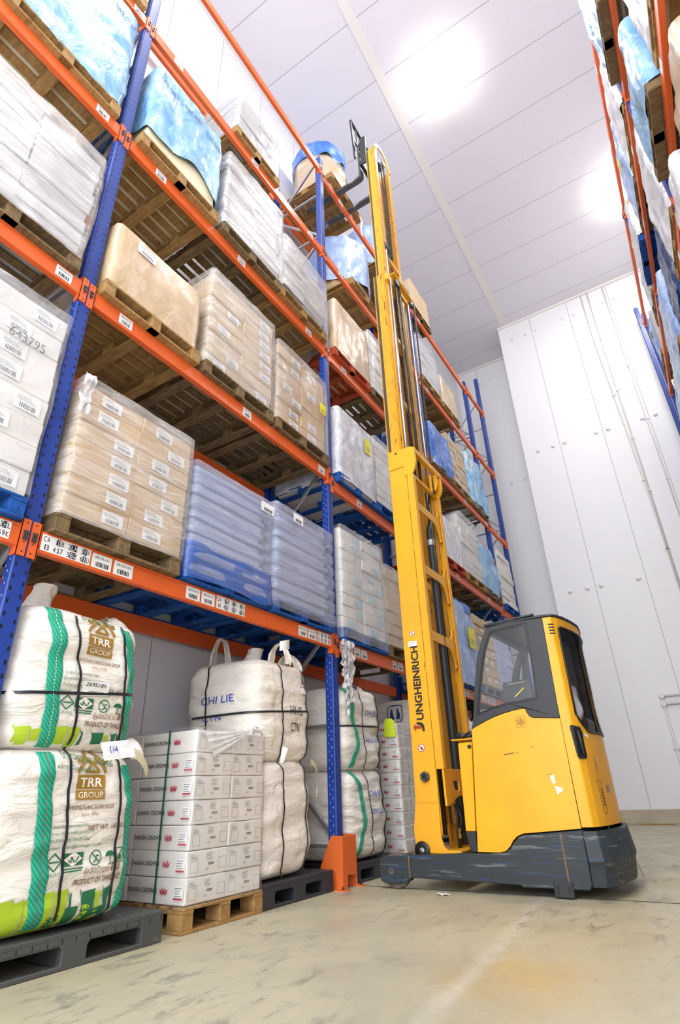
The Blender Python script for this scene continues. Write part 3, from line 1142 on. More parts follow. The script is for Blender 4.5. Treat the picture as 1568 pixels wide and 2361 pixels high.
def label_mesh(kind, w, h):
    key = (kind, w, h)
    if key not in _LAB:
        mb = MB()
        if kind == 'ship':
            barcode(mb, (0.0015, -w / 2, -h / 2), (0, 1, 0), (0, 0, 1), w, h, 5)
            for i in range(3):
                z = h * (0.1 + 0.12 * i)
                mb.add([(0.003, -w * 0.42, z), (0.003, w * (0.3 - 0.1 * i), z), (0.003, w * (0.3 - 0.1 * i), z + h * 0.03), (0.003, -w * 0.42, z + h * 0.03)], [(0, 1, 2, 3)], 1)
            me = mb.build(None, ['paper', 'inkgrey'], origin=(0, 0, 0))
        elif kind == 'blue':
            mb.add([(0.0015, -w / 2, -h / 2), (0.0015, w / 2, -h / 2), (0.0015, w / 2, h / 2), (0.0015, -w / 2, h / 2)], [(0, 1, 2, 3)])
            me = mb.build(None, 'paperblue', origin=(0, 0, 0))
        elif kind == 'yellow':
            mb.add([(0.0015, -w / 2, -h / 2), (0.0015, w / 2, -h / 2), (0.0015, w / 2, h / 2), (0.0015, -w / 2, h / 2)], [(0, 1, 2, 3)])
            for i in range(3):
                z = h * (-0.1 - 0.1 * i)
                mb.add([(0.003, -w * 0.35, z), (0.003, w * 0.35, z), (0.003, w * 0.35, z + h * 0.03), (0.003, -w * 0.35, z + h * 0.03)], [(0, 1, 2, 3)], 1)
            me = mb.build(None, ['yellowpaper', 'inkgrey'], origin=(0, 0, 0))
        _LAB[key] = me
    return _LAB[key]


NBOX = 0


def stack(where, xf, y0, y1, z0, z1, rows, cols, mat, desc, deep=1, jit=0.012, lab=None, labp=1.0, depth=0.4, sx=1, kind='carton', gap=0.004, seed=0, colnames=None, toprow=None, side=False, lean=0.0):
    """a block of single boxes, column by column; WHERE completes each label"""
    global NBOX
    r = random.Random(seed * 31 + rows)
    dz = (z1 - z0) / rows
    dy = (y1 - y0) / cols
    cn = colnames or {1: [''], 2: ['near column ', 'far column '], 3: ['near column ', 'middle column ', 'far column ']}[cols]
    group = '%ss %s' % (desc, where)
    for k in range(rows):
        sh = r.uniform(-jit, jit)
        for c in range(cols):
            for q in range(deep):
                if q and c and not side:
                    continue
                if toprow is not None and k == rows - 1 and c not in toprow:
                    continue
                if kind == 'tray':
                    me = tray_mesh(mat, depth - 0.006, dy - gap, dz - 0.002, r.randrange(3))
                else:
                    me = box_mesh(mat, depth - 0.006, dy - gap, dz - (0.003 if kind == 'carton' else 0.012), r.randrange(3))
                xx = xf - sx * depth * (q + 0.5) + r.uniform(-jit, jit) * sx - sx * jit
                yy = y0 + dy * (c + 0.5) + sh * 0.6 + r.uniform(-jit, jit) * 0.3 + lean * k
                zz = z0 + dz * k + 0.001
                lb = '%s, %s row %s%s%s' % (desc, ROW[k], cn[c] and cn[c], 'rear ' if q == 1 else ('rearmost ' if q == 2 else ''), where)
                o = inst(kind, me, None, (xx, yy, zz), (0, 0, r.uniform(-0.012, 0.012) + (0 if sx > 0 else math.pi)))
                tag(o, lb.strip(), 'box' if kind == 'carton' else kind.replace('_', ' '), group)
                NBOX += 1
                if lab and q == 0 and r.random() < labp:
                    lw, lh = (0.17, min(0.11, dz * 0.62))
                    inst('shipping_label', label_mesh(lab, lw, round(lh, 3)), o, (depth / 2 + 0.004, r.choice((0.12, 0.10, -0.04)) * dy / 0.5, dz * 0.5))


def shell(mb, xf, xb, y0, y1, z0, z1, amp=0.012, rc=0.06, nu=64, nv=22, seed=0, top=True, pinch=0.0, bulge=0.0, hang=None, freq=3.2, mi=0, ribs=0, rib=0.0):
    """closed wrap round a block: rounded corners, wrinkled, optional top"""
    cx, cy = (xf + xb) / 2, (y0 + y1) / 2
    a, b = abs(xf - xb) / 2, (y1 - y0) / 2
    r = random.Random(seed)
    ph = Vector((r.uniform(0, 50), r.uniform(0, 50), r.uniform(0, 50)))

    def contour(u):
        # rounded rectangle by arc length
        per = [2 * (b - rc), math.pi / 2 * rc, 2 * (a - rc), math.pi / 2 * rc] * 2
        L = sum(per[:4]) * 2
        s = (u % 1.0) * L
        segs = [('l', (a, -(b - rc)), (a, b - rc)), ('c', (a - rc, b - rc), 0), ('l', (a - rc, b), (-(a - rc), b)), ('c', (-(a - rc), b - rc), 1),
                ('l', (-a, b - rc), (-a, -(b - rc))), ('c', (-(a - rc), -(b - rc)), 2), ('l', (-(a - rc), -b), (a - rc, -b)), ('c', (a - rc, -(b - rc)), 3)]
        for sg, ln in zip(segs, per):
            if s <= ln or sg is segs[-1]:
                t = min(s / ln, 1) if ln else 0
                if sg[0] == 'l':
                    p = (sg[1][0] + (sg[2][0] - sg[1][0]) * t, sg[1][1] + (sg[2][1] - sg[1][1]) * t)
                    i = segs.index(sg) // 2
                    nrm = [(1, 0), (0, 1), (-1, 0), (0, -1)][i]
                else:
                    th = math.pi / 2 * (sg[2] + t)
                    nrm = (math.cos(th), math.sin(th))
                    p = (sg[1][0] + rc * nrm[0], sg[1][1] + rc * nrm[1])
                return p, nrm
            s -= ln

    def F(u, v):
        (px, py), (nx, ny) = contour(u)
        zb = z0
        if hang:
            zb = z0 + hang * noise.noise(Vector((px * 2.3, py * 2.3, 0)) + ph)
        z = zb + (z1 - zb) * v
        q = Vector((px * freq, py * freq, z * freq * 0.8)) + ph
        d = amp * (noise.noise(q) + 0.5 * noise.noise(q * 2.7)) + bulge * math.sin(math.pi * v)
        if ribs:
            w_ = (v * ribs) % 1.0
            d += rib * (min(w_ * 3.0, 1.0) * (1.0 - 0.35 * w_) - 0.6)
        k = 1.0 - pinch * v * v
        return Vector((cx + (px + nx * d) * k, cy + (py + ny * d) * k, z))
    mb.grid(F, nu, nv, mi, closeu=True)
    length = 4 * (b - rc) + 4 * (a - rc) + 2 * math.pi * rc
    mb.front = lambda y, z, off=0.004: F(((y - cy) + (b - rc)) / length, (z - z0) / (z1 - z0)) + Vector((off, 0, 0))
    if top:
        def T(u, v):
            (px, py), (nx, ny) = contour(u)
            q = Vector((px * freq * v, py * freq * v, 3)) + ph
            e = F(u, 1.0)
            return Vector((cx + (e.x - cx) * (1 - v), cy + (e.y - cy) * (1 - v), z1 + (0.02 + 0.03 * noise.noise(q)) * min(1, v * 4)))
        mb.grid(T, nu, 5, mi, closeu=True)
    return mb


def wrap(label, xf, xb, y0, y1, z0, z1, mat='film', amp=0.010, seed=0, rc=0.035, cat='plastic film', bulge=0.004, ribs=0, rib=0.0):
    mb = MB()
    shell(mb, xf, xb, y0, y1, z0, z1, amp, rc, 72, ribs * 7 if ribs else 26, seed, bulge=bulge, ribs=ribs, rib=rib)
    o = mb.build('stretch_wrap', mat, smooth=True)
    return tag(o, label, cat)


FRONT = {}


def covered(name, label, cat, xf, xb, y0, y1, z0, z1, mat, inner=None, seed=0, amp=0.03, hang=0.12, pinch=0.03, bulge=0.02, low=0.0, rc=0.1, group=None):
    """a boxed load under a plastic cover; the inner box shows under the hem"""
    t = thing(name, label, cat, ((xf + xb) / 2, (y0 + y1) / 2, z0), group)
    if inner:
        s = 0.03
        a, b = (xf - s, xb + s) if xf > xb else (xf + s, xb - s)
        MB().box(a, b, y0 + s, y1 - s, z0, z1 - 0.06).build('inner_box', inner, t, bevel=0.02)
    mb = MB()
    shell(mb, xf, xb, y0, y1, z0 + low, z1, amp, rc, 88, 34, seed, pinch=pinch, bulge=bulge, hang=hang)
    c = mb.build('plastic_cover', mat, t, smooth=True)
    FRONT[c] = mb.front
    return t, c


def octabin(label, cx, cy, z0, z1, r, seed, pal_label, board='brown', coverm='deepblue', cover_from=0.7, filmmat='film', kind='wood'):
    zz = pallet(kind, cx + 0.59, cy, z0, pal_label, w=1.08)
    t = thing('octagonal_bin', label, 'bulk bin', (cx, cy, zz))
    mb = MB()
    pts = [(cx + r * math.cos(math.pi / 8 + k * math.pi / 4), cy + r * math.sin(math.pi / 8 + k * math.pi / 4)) for k in range(8)]
    mb.prism(pts, 'z', zz, z1)
    mb.build('cardboard_bin', board, t, bevel=0.01)
    h = z1 - zz
    mb = MB()
    ph = seed * 3.1

    def F(u, v):
        th = 2 * math.pi * u
        k8 = math.cos(math.pi / 8) / math.cos(((th) % (math.pi / 4)) - math.pi / 8)
        rr = r * (k8 * 0.6 + 0.42) + 0.02
        zlow = zz + h * cover_from + h * 0.10 * noise.noise(Vector((math.cos(th) * 2 + ph, math.sin(th) * 2, 0.3)))
        z = zlow + (z1 + 0.03 - zlow) * min(v * 1.15, 1)
        if v > 0.87:
            rr *= (1 - (v - 0.87) / 0.13)
        d = 0.02 * noise.noise(Vector((math.cos(th) * 4 + ph, math.sin(th) * 4, z * 5)))
        return Vector((cx + (rr + d) * math.cos(th), cy + (rr + d) * math.sin(th), z + d))
    mb.grid(F, 96, 26, closeu=True)
    mb.build('plastic_cover', coverm, t, smooth=True)
    if filmmat:
        mb = MB()

        def G(u, v):
            th = 2 * math.pi * u
            d = 0.012 * noise.noise(Vector((math.cos(th) * 6 + ph, math.sin(th) * 6, v * 9)))
            rr = r * 1.035 + 0.02 + d
            return Vector((cx + rr * math.cos(th), cy + rr * math.sin(th), z0 + 0.1 + (zz + h * (cover_from - 0.04) - z0 - 0.1) * v))
        mb.grid(G, 80, 20, closeu=True)
        mb.build('film', filmmat, t, smooth=True)
    return t

# ---- lowest shelf, near bay
LV = LEV[1]
zt = pallet('woodold', 0.07, 2.25, LV[0], 'worn wooden pallet under the shrink-wrapped brown cartons beside the big blue post', w=1.04)
stack('of brown stack beside big post, lowest shelf', 0.065, 1.75, 2.76, zt, 3.47, 7, 2, 'tan', 'wrapped brown carton', deep=1, lab='ship', jit=0.008, depth=0.55, seed=1)
wrap('clear film pulled round the brown cartons beside the big blue post, lowest shelf', 0.09, -0.6, 1.715, 2.795, zt - 0.03, 3.52, 'filmstreak', seed=2, amp=0.014)
mb = MB()
mb.grid(lambda u, v: Vector((0.085 + 0.02 * math.sin(9 * v) + 0.03 * noise.noise(Vector((u * 6, v * 6, 1))), 1.70 + 0.09 * u + 0.02 * noise.noise(Vector((u * 5, v * 8, 4))), 3.53 - 0.34 * v)), 8, 18)
tag(mb.build('film_tail', 'filmwhite', smooth=True), 'loose twisted tail of film on the top near corner of the brown cartons', 'plastic film')
zt = pallet('woodblue', 0.06, 3.345, LV[0], 'blue pallet under the taller pale blue wrapped crates, lowest shelf near bay', w=1.03)
stack('of pale blue stack, second on lowest shelf', 0.045, 2.85, 3.85, zt, 3.36, 8, 1, 'bluewhite', 'pale blue wrapped tray', deep=1, jit=0.016, depth=0.6, seed=2, kind='tray', gap=0.02)
wrap('cloudy film round the pale blue trays, second on the lowest shelf', 0.075, -0.6, 2.825, 3.875, LV[0] + 0.05, 3.39, 'filmblue', seed=5, amp=0.008, ribs=9, rib=0.030)
mb = MB()
shell(mb, 0.082, -0.6, 2.815, 3.885, LV[0] + 0.03, 2.62, 0.012, 0.04, 72, 24, 9, top=False, hang=0.03)
tag(mb.build('blue_wrap', 'filmdeep', smooth=True), 'blue tinted film round the foot of the second pale blue stack', 'plastic film')
zt = pallet('woodblue', 0.06, 4.45, LV[0], 'blue pallet under the pale blue crates just before the middle post', w=1.05)
stack('of pale blue stack before middle post', 0.045, 3.94, 4.96, zt, 3.41, 7, 1, 'bluewhite', 'pale wrapped tray', deep=1, jit=0.02, depth=0.6, seed=3, kind='tray', gap=0.02)
wrap('wrinkled film round the pale trays before the middle post', 0.08, -0.6, 3.91, 4.985, LV[0] + 0.05, 3.45, 'filmblue', seed=7, amp=0.012, ribs=8, rib=0.034)
for (y, z, w) in ((3.66, 3.22, 0.2), (4.18, 3.30, 0.17)):
    mb = MB()
    barcode(mb, (0.098, y, z), (0, 1, 0), (0, 0, 1), w, 0.10, 3)
    tag(mb.build('pallet_ticket', ['paper', 'ink']), 'white pallet ticket stuck on the %s pale blue stack' % ('second' if y < 4 else 'third'), 'label')
# ---- second shelf, near bay
zt = pallet('wood', 0.07, 2.23, LV[1], 'pallet under the smooth tan wrapped block, first on the second shelf', w=1.03)
t, c = covered('wrapped_block', 'smooth tan shrink-wrapped block with a bright sheen, beside big post on second shelf', 'wrapped load', 0.05, -1.1, 1.73, 2.71, zt, 5.22, 'tansheet', 'brown', 3, amp=0.008, hang=0.01, pinch=0.0, bulge=0.012, rc=0.03)
mb = MB()
gl_f = barcode(mb, (0.068, 1.93, 5.05), (0, 1, 0), (0, 0, 1), 0.20, 0.11, 8)
mb.text('CARTONS 40', 0.03, lambda a, b: gl_f(0.02 + a, 0.07 + b), fit=0.16, mi=1)
mb.build('shipping_label', ['paper', 'inkgrey'], t)
zt = pallet('woodold', 0.06, 3.34, LV[1], 'splintered pallet under the tall brown stack, second on the second shelf', w=1.04)
stack('of tall brown stack, middle of second shelf', 0.035, 2.84, 3.84, zt, 5.72, 8, 2, 'beige', 'taped brown carton', deep=2, lab='ship', labp=0.7, jit=0.014, depth=0.55, seed=4, lean=0.0)
wrap('film round the tall brown stack in the middle of the second shelf', 0.07, -1.12, 2.81, 3.875, zt - 0.02, 5.75, 'filmstreak', seed=11, amp=0.014)
zt = pallet('woodold', 0.06, 4.44, LV[1], 'pallet under the brown stack with the yellow label before the middle post', w=1.04)
stack('of brown stack before post, second shelf', 0.035, 3.94, 4.93, zt, 5.60, 7, 2, 'tan', 'brown labelled carton', deep=1, lab='ship', labp=0.85, jit=0.014, depth=0.5, seed=5)
wrap('film round the brown stack before the middle post, second shelf', 0.07, -0.5, 3.91, 4.965, zt - 0.02, 5.63, 'film', seed=13, amp=0.012)
o = inst('yellow_ticket', label_mesh('yellow', 0.13, 0.15), None, (0.085, 4.80, 5.12))
tag(o, 'small yellow ticket on the wrapped brown stack before the middle post', 'label')
# ---- third shelf, near bay
zt = pallet('wood', 0.08, 2.27, LV[2], 'pale wooden pallet under the blue covered bin right of the big post', w=1.05)
t, c = covered('covered_bulk_box', 'cream bulk box under a torn pale blue plastic cover, first on the third shelf', 'bulk box', 0.06, -1.1, 1.78, 2.78, zt, 7.88, 'skyblue', 'cream', 21, amp=0.025, hang=0.34, low=0.30, pinch=0.02, bulge=0.02, rc=0.05)


def twa(cover, y0, z, slope, n):
    mb = MB()
    fn = FRONT[cover]
    for i in range(n):
        y = y0 + i * 0.34
        mb.text('TWA ONLY', 0.10, lambda a, b: fn(y + a - b * slope, z + slope * (i * 0.34 + a) + b, 0.014), fit=0.26, bold=0.02, fine=0.03)
    mb.build('printed_lettering', 'inknavy', cover)


twa(c, 1.81, 7.62, -0.04, 3)
zt = pallet('woodold', 0.08, 3.39, LV[2], 'dark pallet under the leaning white wrapped slabs, middle of the third shelf', w=1.04)
stack('of sagging stack, middle of third shelf', 0.045, 2.89, 3.89, zt, 7.80, 9, 2, 'grey', 'flat white slab', deep=1, jit=0.028, depth=0.55, seed=6, lean=0.004, kind='slab')
wrap('bright film round the sagging white stack, middle of the third shelf', 0.09, -0.6, 2.86, 3.95, zt - 0.02, 7.84, 'filmfront', seed=17, amp=0.024)
zt = pallet('wood', 0.07, 4.455, LV[2], 'pallet under the slumped white sacks before the middle post', w=1.06)
stack('of slumped pile before post, third shelf', 0.06, 3.96, 4.97, zt, 7.45, 6, 2, 'grey', 'crumpled white sack', deep=1, jit=0.03, depth=0.6, seed=7, kind='sack', gap=-0.03, lean=0.006)
wrap('loose film round the slumped white sacks before the middle post', 0.11, -0.6, 3.92, 4.985, zt, 7.50, 'filmfront', seed=19, amp=0.02)
# ---- fourth shelf, near bay: one load only
zt = pallet('wood', 0.05, 3.42, LV[3], 'clean wooden pallet alone on the fourth shelf under white printed boxes', w=0.9, d=1.15)
stack('of lone stack on the fourth shelf', 0.03, 2.98, 3.86, zt, 9.42, 5, 2, 'grey', 'white printed carton', deep=3, jit=0.012, depth=0.38, seed=8, lean=0.0)
wrap('film round the lone white stack on the fourth shelf', 0.05, -1.14, 2.96, 3.88, zt, 9.45, 'film', seed=23, amp=0.01)

# ---- cut-off bay before the big post
LV0 = LEV[0]
zt = pallet('woodblue', 0.06, 1.02, LV0[0], 'blue pallet under the white boxes cut by the photo edge', w=1.04)
stack('of cut-off stack, lowest shelf', 0.05, 0.50, 1.53, zt, 3.86, 8, 2, 'white', 'white labelled carton', deep=1, lab='ship', labp=0.9, jit=0.012, depth=0.55, seed=9)
wrap('film round the white boxes of the cut-off bay, lowest shelf', 0.08, -0.55, 0.47, 1.55, zt, 3.9, 'film', seed=29, amp=0.014)
mb = MB()
mb.text('643795', 0.10, flat((0.079, 1.16, 3.46), (0, 1, 0), (0, 0, 1)), fit=0.24, bold=0.01)
tag(mb.build('carton_number', 'ink'), 'black printed number on a white box at the cut-off bay', 'number')
zt = pallet('woodold', 0.06, 0.98, LV0[1], 'dark pallet under the long white wrapped slabs of the cut-off bay', w=1.05)
stack('of cut-off stack, second shelf', 0.045, 0.45, 1.48, zt, 5.66, 9, 2, 'grey', 'long white slab', deep=1, jit=0.02, depth=0.6, seed=10, kind='slab')
wrap('hazy film round the white slabs of the cut-off bay, second shelf', 0.085, -0.6, 0.43, 1.51, zt - 0.05, 5.7, 'filmfront', seed=31, amp=0.02)
zt = pallet('wood', 0.06, 0.98, LV0[2], 'pallet under the blue covered box of the cut-off bay', w=1.06)
t, c = covered('covered_bulk_box', 'pale blue plastic covered bulk box left of the big post, third shelf', 'bulk box', 0.06, -1.1, 0.47, 1.50, zt, 8.12, 'skyblue', 'cream', 33, amp=0.03, hang=0.08, low=0.0, pinch=0.02, rc=0.06)
twa(c, 0.52, 7.86, -0.02, 3)
zt = pallet('wood', 0.06, 0.98, LV0[3], 'pallet under the topmost blue cover of the cut-off bay', w=1.06)
covered('covered_bulk_box', 'pale blue covered box at the very top edge, cut-off bay', 'bulk box', 0.06, -1.1, 0.45, 1.50, zt, 10.0, 'skyblue', 'cream', 35, amp=0.03, hang=0.08, rc=0.06)

# ---- middle bay
LV = LEV[2]
zt = pallet('woodblue', 0.06, 5.69, LV[0], 'blue pallet under the white boxes right after the middle post', w=1.04)
stack('of stack after middle post, lowest shelf', 0.045, 5.19, 6.2, zt, 3.64, 9, 2, 'white', 'white carton', deep=1, lab='blue', labp=0.75, jit=0.01, depth=0.4, seed=12)
wrap('film round the white boxes after the middle post, lowest shelf', 0.07, -0.42, 5.165, 6.235, LV[0] + 0.03, 3.67, 'film', seed=37, amp=0.012)
zt = pallet('woodold', 0.06, 6.78, LV[0], 'pallet under the brown boxes half behind the mast', w=1.03)
stack('of stack behind the mast, lowest shelf', 0.045, 6.29, 7.26, zt, 3.48, 7, 2, 'beige', 'plain brown carton', deep=2, jit=0.012, depth=0.5, seed=13)
wrap('film round the brown boxes half behind the mast', 0.065, -1.0, 6.27, 7.29, zt, 3.5, 'film', seed=39, amp=0.01)
zt = pallet('woodblue', 0.06, 5.71, LV[1], 'blue pallet under the smooth white wrapped block, second shelf middle bay', w=1.03)
t, c = covered('wrapped_block', 'smooth greyish white wrapped block with yellow ticket behind the middle post', 'wrapped load', 0.06, -1.0, 5.2, 6.18, zt - 0.06, 5.46, 'greysheet', 'white', 41, amp=0.012, hang=0.03, pinch=0, bulge=0.015, rc=0.04)
o = inst('yellow_ticket', label_mesh('yellow', 0.16, 0.25), t, (0.55, 0.27, 0.82))
zt = pallet('woodblue', 0.06, 6.75, LV[1], 'blue pallet under the white boxes beside the smooth white block', w=1.03)
stack('of stack beside smooth block, second shelf', 0.045, 6.25, 7.25, zt, 5.52, 8, 2, 'white', 'rough white carton', deep=2, jit=0.02, depth=0.5, seed=14)
wrap('film round the rough white boxes beside the smooth block', 0.07, -1.0, 6.23, 7.28, zt, 5.55, 'film', seed=43, amp=0.015)
zt = pallet('woodred', 0.06, 5.72, LV[2], 'red pallet under the tan wrapped block, third shelf middle bay', w=1.05)
covered('wrapped_block', 'tan wrapped block on a red pallet behind the middle post', 'wrapped load', 0.06, -1.0, 5.24, 6.26, zt - 0.02, 7.52, 'tansheet', 'brown', 45, amp=0.012, hang=0.02, pinch=0, bulge=0.01, rc=0.04)
zt = pallet('woodold', 0.06, 6.82, LV[2], 'pallet under the white boxes behind the mast, third shelf', w=1.03)
stack('of stack behind mast, third shelf', 0.045, 6.32, 7.32, zt, 7.72, 7, 2, 'white', 'creased white carton', deep=1, jit=0.018, depth=0.4, seed=15)
wrap('film round the white boxes behind the mast, third shelf', 0.065, -0.42, 6.30, 7.34, zt, 7.75, 'film', seed=47, amp=0.012)
octabin('big eight-sided bin under a misty blue cover behind the truck mast', -0.53, 6.38, LV[3], 9.85, 0.57, 7, 'wooden pallet under the blue covered eight-sided bin behind the mast', 'tan', 'lightblue', 0.16, None)
octabin('tall eight-sided bin under a misty blue cover on the top beam behind the mast', -0.53, 7.80, LV[4], 11.75, 0.57, 12, 'wooden pallet under the tall blue bin on the top beam behind the mast', 'tan', 'lightblue', 0.05, None)
FZ = 10.56
octabin('cardboard eight-sided bin capped with blue film, held up on the truck forks', -0.53, 5.83, FZ, 12.02, 0.52, 3, 'wooden pallet resting on the raised truck forks', 'tan', 'deepblue', 0.68, 'film')
mb = MB()
mb.grid(lambda u, v: Vector((0.06 + 0.03 * noise.noise(Vector((v * 7, u * 4, 2))), 6.33 + 0.06 * (u - 0.5) * (1.4 - v) + 0.03 * math.sin(7 * v), FZ + 0.1 - 0.55 * v)), 6, 16)
tag(mb.build('film_tail', 'filmwhite', smooth=True), 'white rag of film dangling from the pallet on the forks', 'plastic film')

# ---- far bay
LV = LEV[3]
zt = pallet('woodold', 0.05, 9.13, LV[4], 'pallet under the lone cardboard box on top of the far bay', w=1.0)
MBX = tag(inst('bulk_box', box_mesh('beige', 1.1, 0.98, 0.80, 1), None, (-0.52, 9.13, zt)), 'lone large cardboard box on the top beam of the far bay', 'bulk box')
zt = pallet('wood', 0.05, 9.18, LV[3], 'pallet under the white boxes near the top of the far bay', w=1.04)
stack('of stack high in the far bay', 0.03, 8.68, 9.68, zt, 9.60, 5, 2, 'white', 'white film-wrapped carton', deep=2, jit=0.012, depth=0.5, seed=16)
wrap('film round the white boxes high in the far bay', 0.055, -1.0, 8.66, 9.71, zt, 9.63, 'filmblue', seed=49, amp=0.012)
zt = pallet('wood', 0.05, 10.28, LV[3], 'pallet under the tan wrapped block high in the far bay', w=1.04)
covered('wrapped_block', 'tan wrapped block beside the white boxes high in the far bay', 'wrapped load', 0.04, -1.0, 9.80, 10.74, zt, 9.25, 'tansheet', 'brown', 51, amp=0.012, hang=0.02, pinch=0, bulge=0.01, rc=0.05)
zt = pallet('wood', 0.05, 9.15, LV[2], 'pallet under the deep blue draped load of the far bay', w=1.04)
covered('covered_bulk_box', 'load draped in deep blue plastic, third shelf of the far bay', 'bulk box', 0.08, -1.0, 8.65, 9.66, zt - 0.12, 7.28, 'deepblue', 'white', 53, amp=0.04, hang=0.06, rc=0.06)
zt = pallet('wood', 0.05, 10.22, LV[2], 'pallet under the tan cartons of the far bay, third shelf', w=1.04)
stack('of stack in far bay, third shelf', 0.03, 9.72, 10.72, zt, 7.62, 6, 2, 'beige', 'tan carton', deep=2, lab='ship', labp=0.6, jit=0.008, depth=0.5, seed=17)
zt = pallet('woodold', 0.05, 11.32, LV[2], 'pallet under the sky blue bag of the far bay', w=1.04)
covered('covered_bulk_box', 'load in a loose sky blue plastic bag before the far post', 'bulk box', 0.09, -1.0, 10.80, 11.84, zt - 0.05, 7.72, 'skyblue', 'white', 55, amp=0.05, hang=0.06, rc=0.08, pinch=0.06)
zt = pallet('woodred', 0.06, 9.13, LV[1], 'brick red pallet on the second shelf of the far bay', w=1.04)
covered('wrapped_block', 'white wrapped block on the brick red pallet, second shelf of the far bay', 'wrapped load', 0.05, -1.0, 8.64, 9.62, zt, 5.22, 'whitesheet', 'white', 57, amp=0.012, hang=0.01, pinch=0, bulge=0.012, rc=0.04)
zt = pallet('wood', 0.06, 10.26, LV[1], 'pallet under the ragged white boxes of the far bay', w=1.04)
stack('of ragged stack, far bay second shelf', 0.045, 9.74, 10.76, zt, 5.68, 8, 2, 'white', 'ragged white carton', deep=2, jit=0.03, depth=0.5, seed=18)
wrap('film round the ragged white boxes of the far bay', 0.07, -1.0, 9.71, 10.79, zt, 5.71, 'film', seed=59, amp=0.014)
zt = pallet('woodold', 0.06, 11.35, LV[1], 'pallet under the turquoise wrapped load of the far bay', w=1.04)
covered('covered_bulk_box', 'lumpy load in turquoise blue film before the far post, second shelf', 'bulk box', 0.07, -1.0, 10.84, 11.82, zt - 0.04, 5.40, 'skyblue', 'grey', 61, amp=0.05, hang=0.05, rc=0.07)
zt = pallet('woodblue', 0.06, 9.15, LV[0], 'blue pallet under the misty blue load behind the mast, lowest shelf', w=1.04)
t, c = covered('covered_bulk_box', 'misty blue wrapped load with a yellow ticket between mast and cab', 'bulk box', 0.07, -1.0, 8.64, 9.66, zt - 0.1, 3.62, 'lightblue', 'white', 63, amp=0.03, hang=0.03, rc=0.07)
o = inst('yellow_ticket', label_mesh('yellow', 0.3, 0.36), t, (0.585, 0.12, 0.80))
mb = MB()
shell(mb, 0.07, -1.0, 8.66, 9.64, 3.5, 3.66, 0.04, 0.1, 60, 6, 64)
mb.build('blue_cap', 'deepblue', t, smooth=True)
zt = pallet('plastic', 0.06, 10.30, LV[0], 'grey plastic pallet seen through the cab window', w=1.04)
stack('of stack behind the cab, far bay', 0.045, 9.76, 10.8, zt, 3.62, 7, 2, 'beige', 'dull brown carton', deep=2, jit=0.012, depth=0.5, seed=19, lab='ship', labp=0.4)
zt = pallet('plastic', 0.06, 11.40, LV[0], 'grey plastic pallet under the pale blue boxes behind the cab', w=1.04)
stack('of pale stack behind the cab', 0.045, 10.9, 11.86, zt, 3.46, 6, 2, 'bluewhite', 'pale blue carton', deep=1, jit=0.012, depth=0.5, seed=20)
# ---- end bay
zt = pallet('woodblue', 0.06, 12.68, LEV[4][1], 'blue pallet in the narrow end bay', w=1.04)
stack('of stack in narrow end bay', 0.045, 12.18, 13.18, zt, 5.72, 8, 2, 'white', 'white boxed carton', deep=2, jit=0.02, depth=0.5, seed=21)

# ---- rack across the aisle
RW = ['skyblue', 'whitesheet', 'lightblue', 'greysheet', 'navy', 'tansheet', 'deepblue']
ACROSS = [  # level, y0, y1, height, cover, pallet, phrase
    (3, 4.15, 5.16, 1.75, 'skyblue', 'woodold', 'pale blue covered load high by the photo top edge'),
    (3, 5.50, 6.58, 1.65, 'whitesheet', 'wood', 'white wrapped load after the pale blue one, fourth shelf'),
    (3, 6.64, 7.68, 1.55, 'lightblue', 'woodold', 'misty load with yellow ticket, fourth shelf'),
    (3, 7.76, 8.86, 1.1, 'whitesheet', 'woodblue', 'white load on navy pallet, fourth shelf'),
    (3, 9.08, 10.05, 1.2, 'greysheet', 'wood', 'grey wrapped load, fourth shelf'),
    (3, 10.9, 11.95, 1.25, 'lightblue', 'wood', 'round misty blue load before the last post, fourth shelf'),
    (2, 2.75, 3.85, 1.7, 'whitesheet', 'wood', 'white wrapped load above the pale pallet, third shelf'),
    (2, 3.98, 5.02, 1.25, 'skyblue', 'woodold', 'blue hooded load, third shelf'),
    (2, 5.50, 6.6, 1.75, 'whitesheet', 'wood', 'white load with trailing film, third shelf'),
    (2, 6.75, 7.75, 1.3, 'navy', 'woodblue', 'dark navy crate, third shelf'),
    (2, 7.85, 8.88, 1.45, 'lightblue', 'wood', 'blue film wrapped tiers, third shelf'),
    (2, 9.1, 10.1, 1.7, 'skyblue', 'wood', 'sky blue bag, third shelf far end'),
    (2, 10.2, 11.2, 1.5, 'greysheet', 'wood', 'grey load, third shelf far end'),
    (2, 11.25, 12.2, 1.4, 'skyblue', 'wood', 'blue bagged load, third shelf last'),
    (1, 3.3, 4.25, 1.75, 'tansheet', 'wood', 'tan carton load at the photo edge, second shelf'),
    (1, 4.42, 5.25, 1.7, 'whitesheet', 'wood', 'white wrapped load at the photo edge, second shelf'),
    (1, 5.5, 6.5, 1.7, 'greysheet', 'wood', 'grey wrapped boxes at the photo edge, second shelf'),
    (1, 6.65, 7.75, 1.7, 'whitesheet', 'wood', 'white sacks at the photo edge, second shelf'),
    (1, 7.85, 8.88, 1.7, 'skyblue', 'wood', 'blue film load at the photo edge, second shelf'),
    (1, 9.1, 10.2, 1.75, 'lightblue', 'wood', 'misty blue load far along the second shelf'),
    (4, 4.3, 5.2, 1.0, 'whitesheet', 'wood', 'white load on the top beam at the photo top'),
]
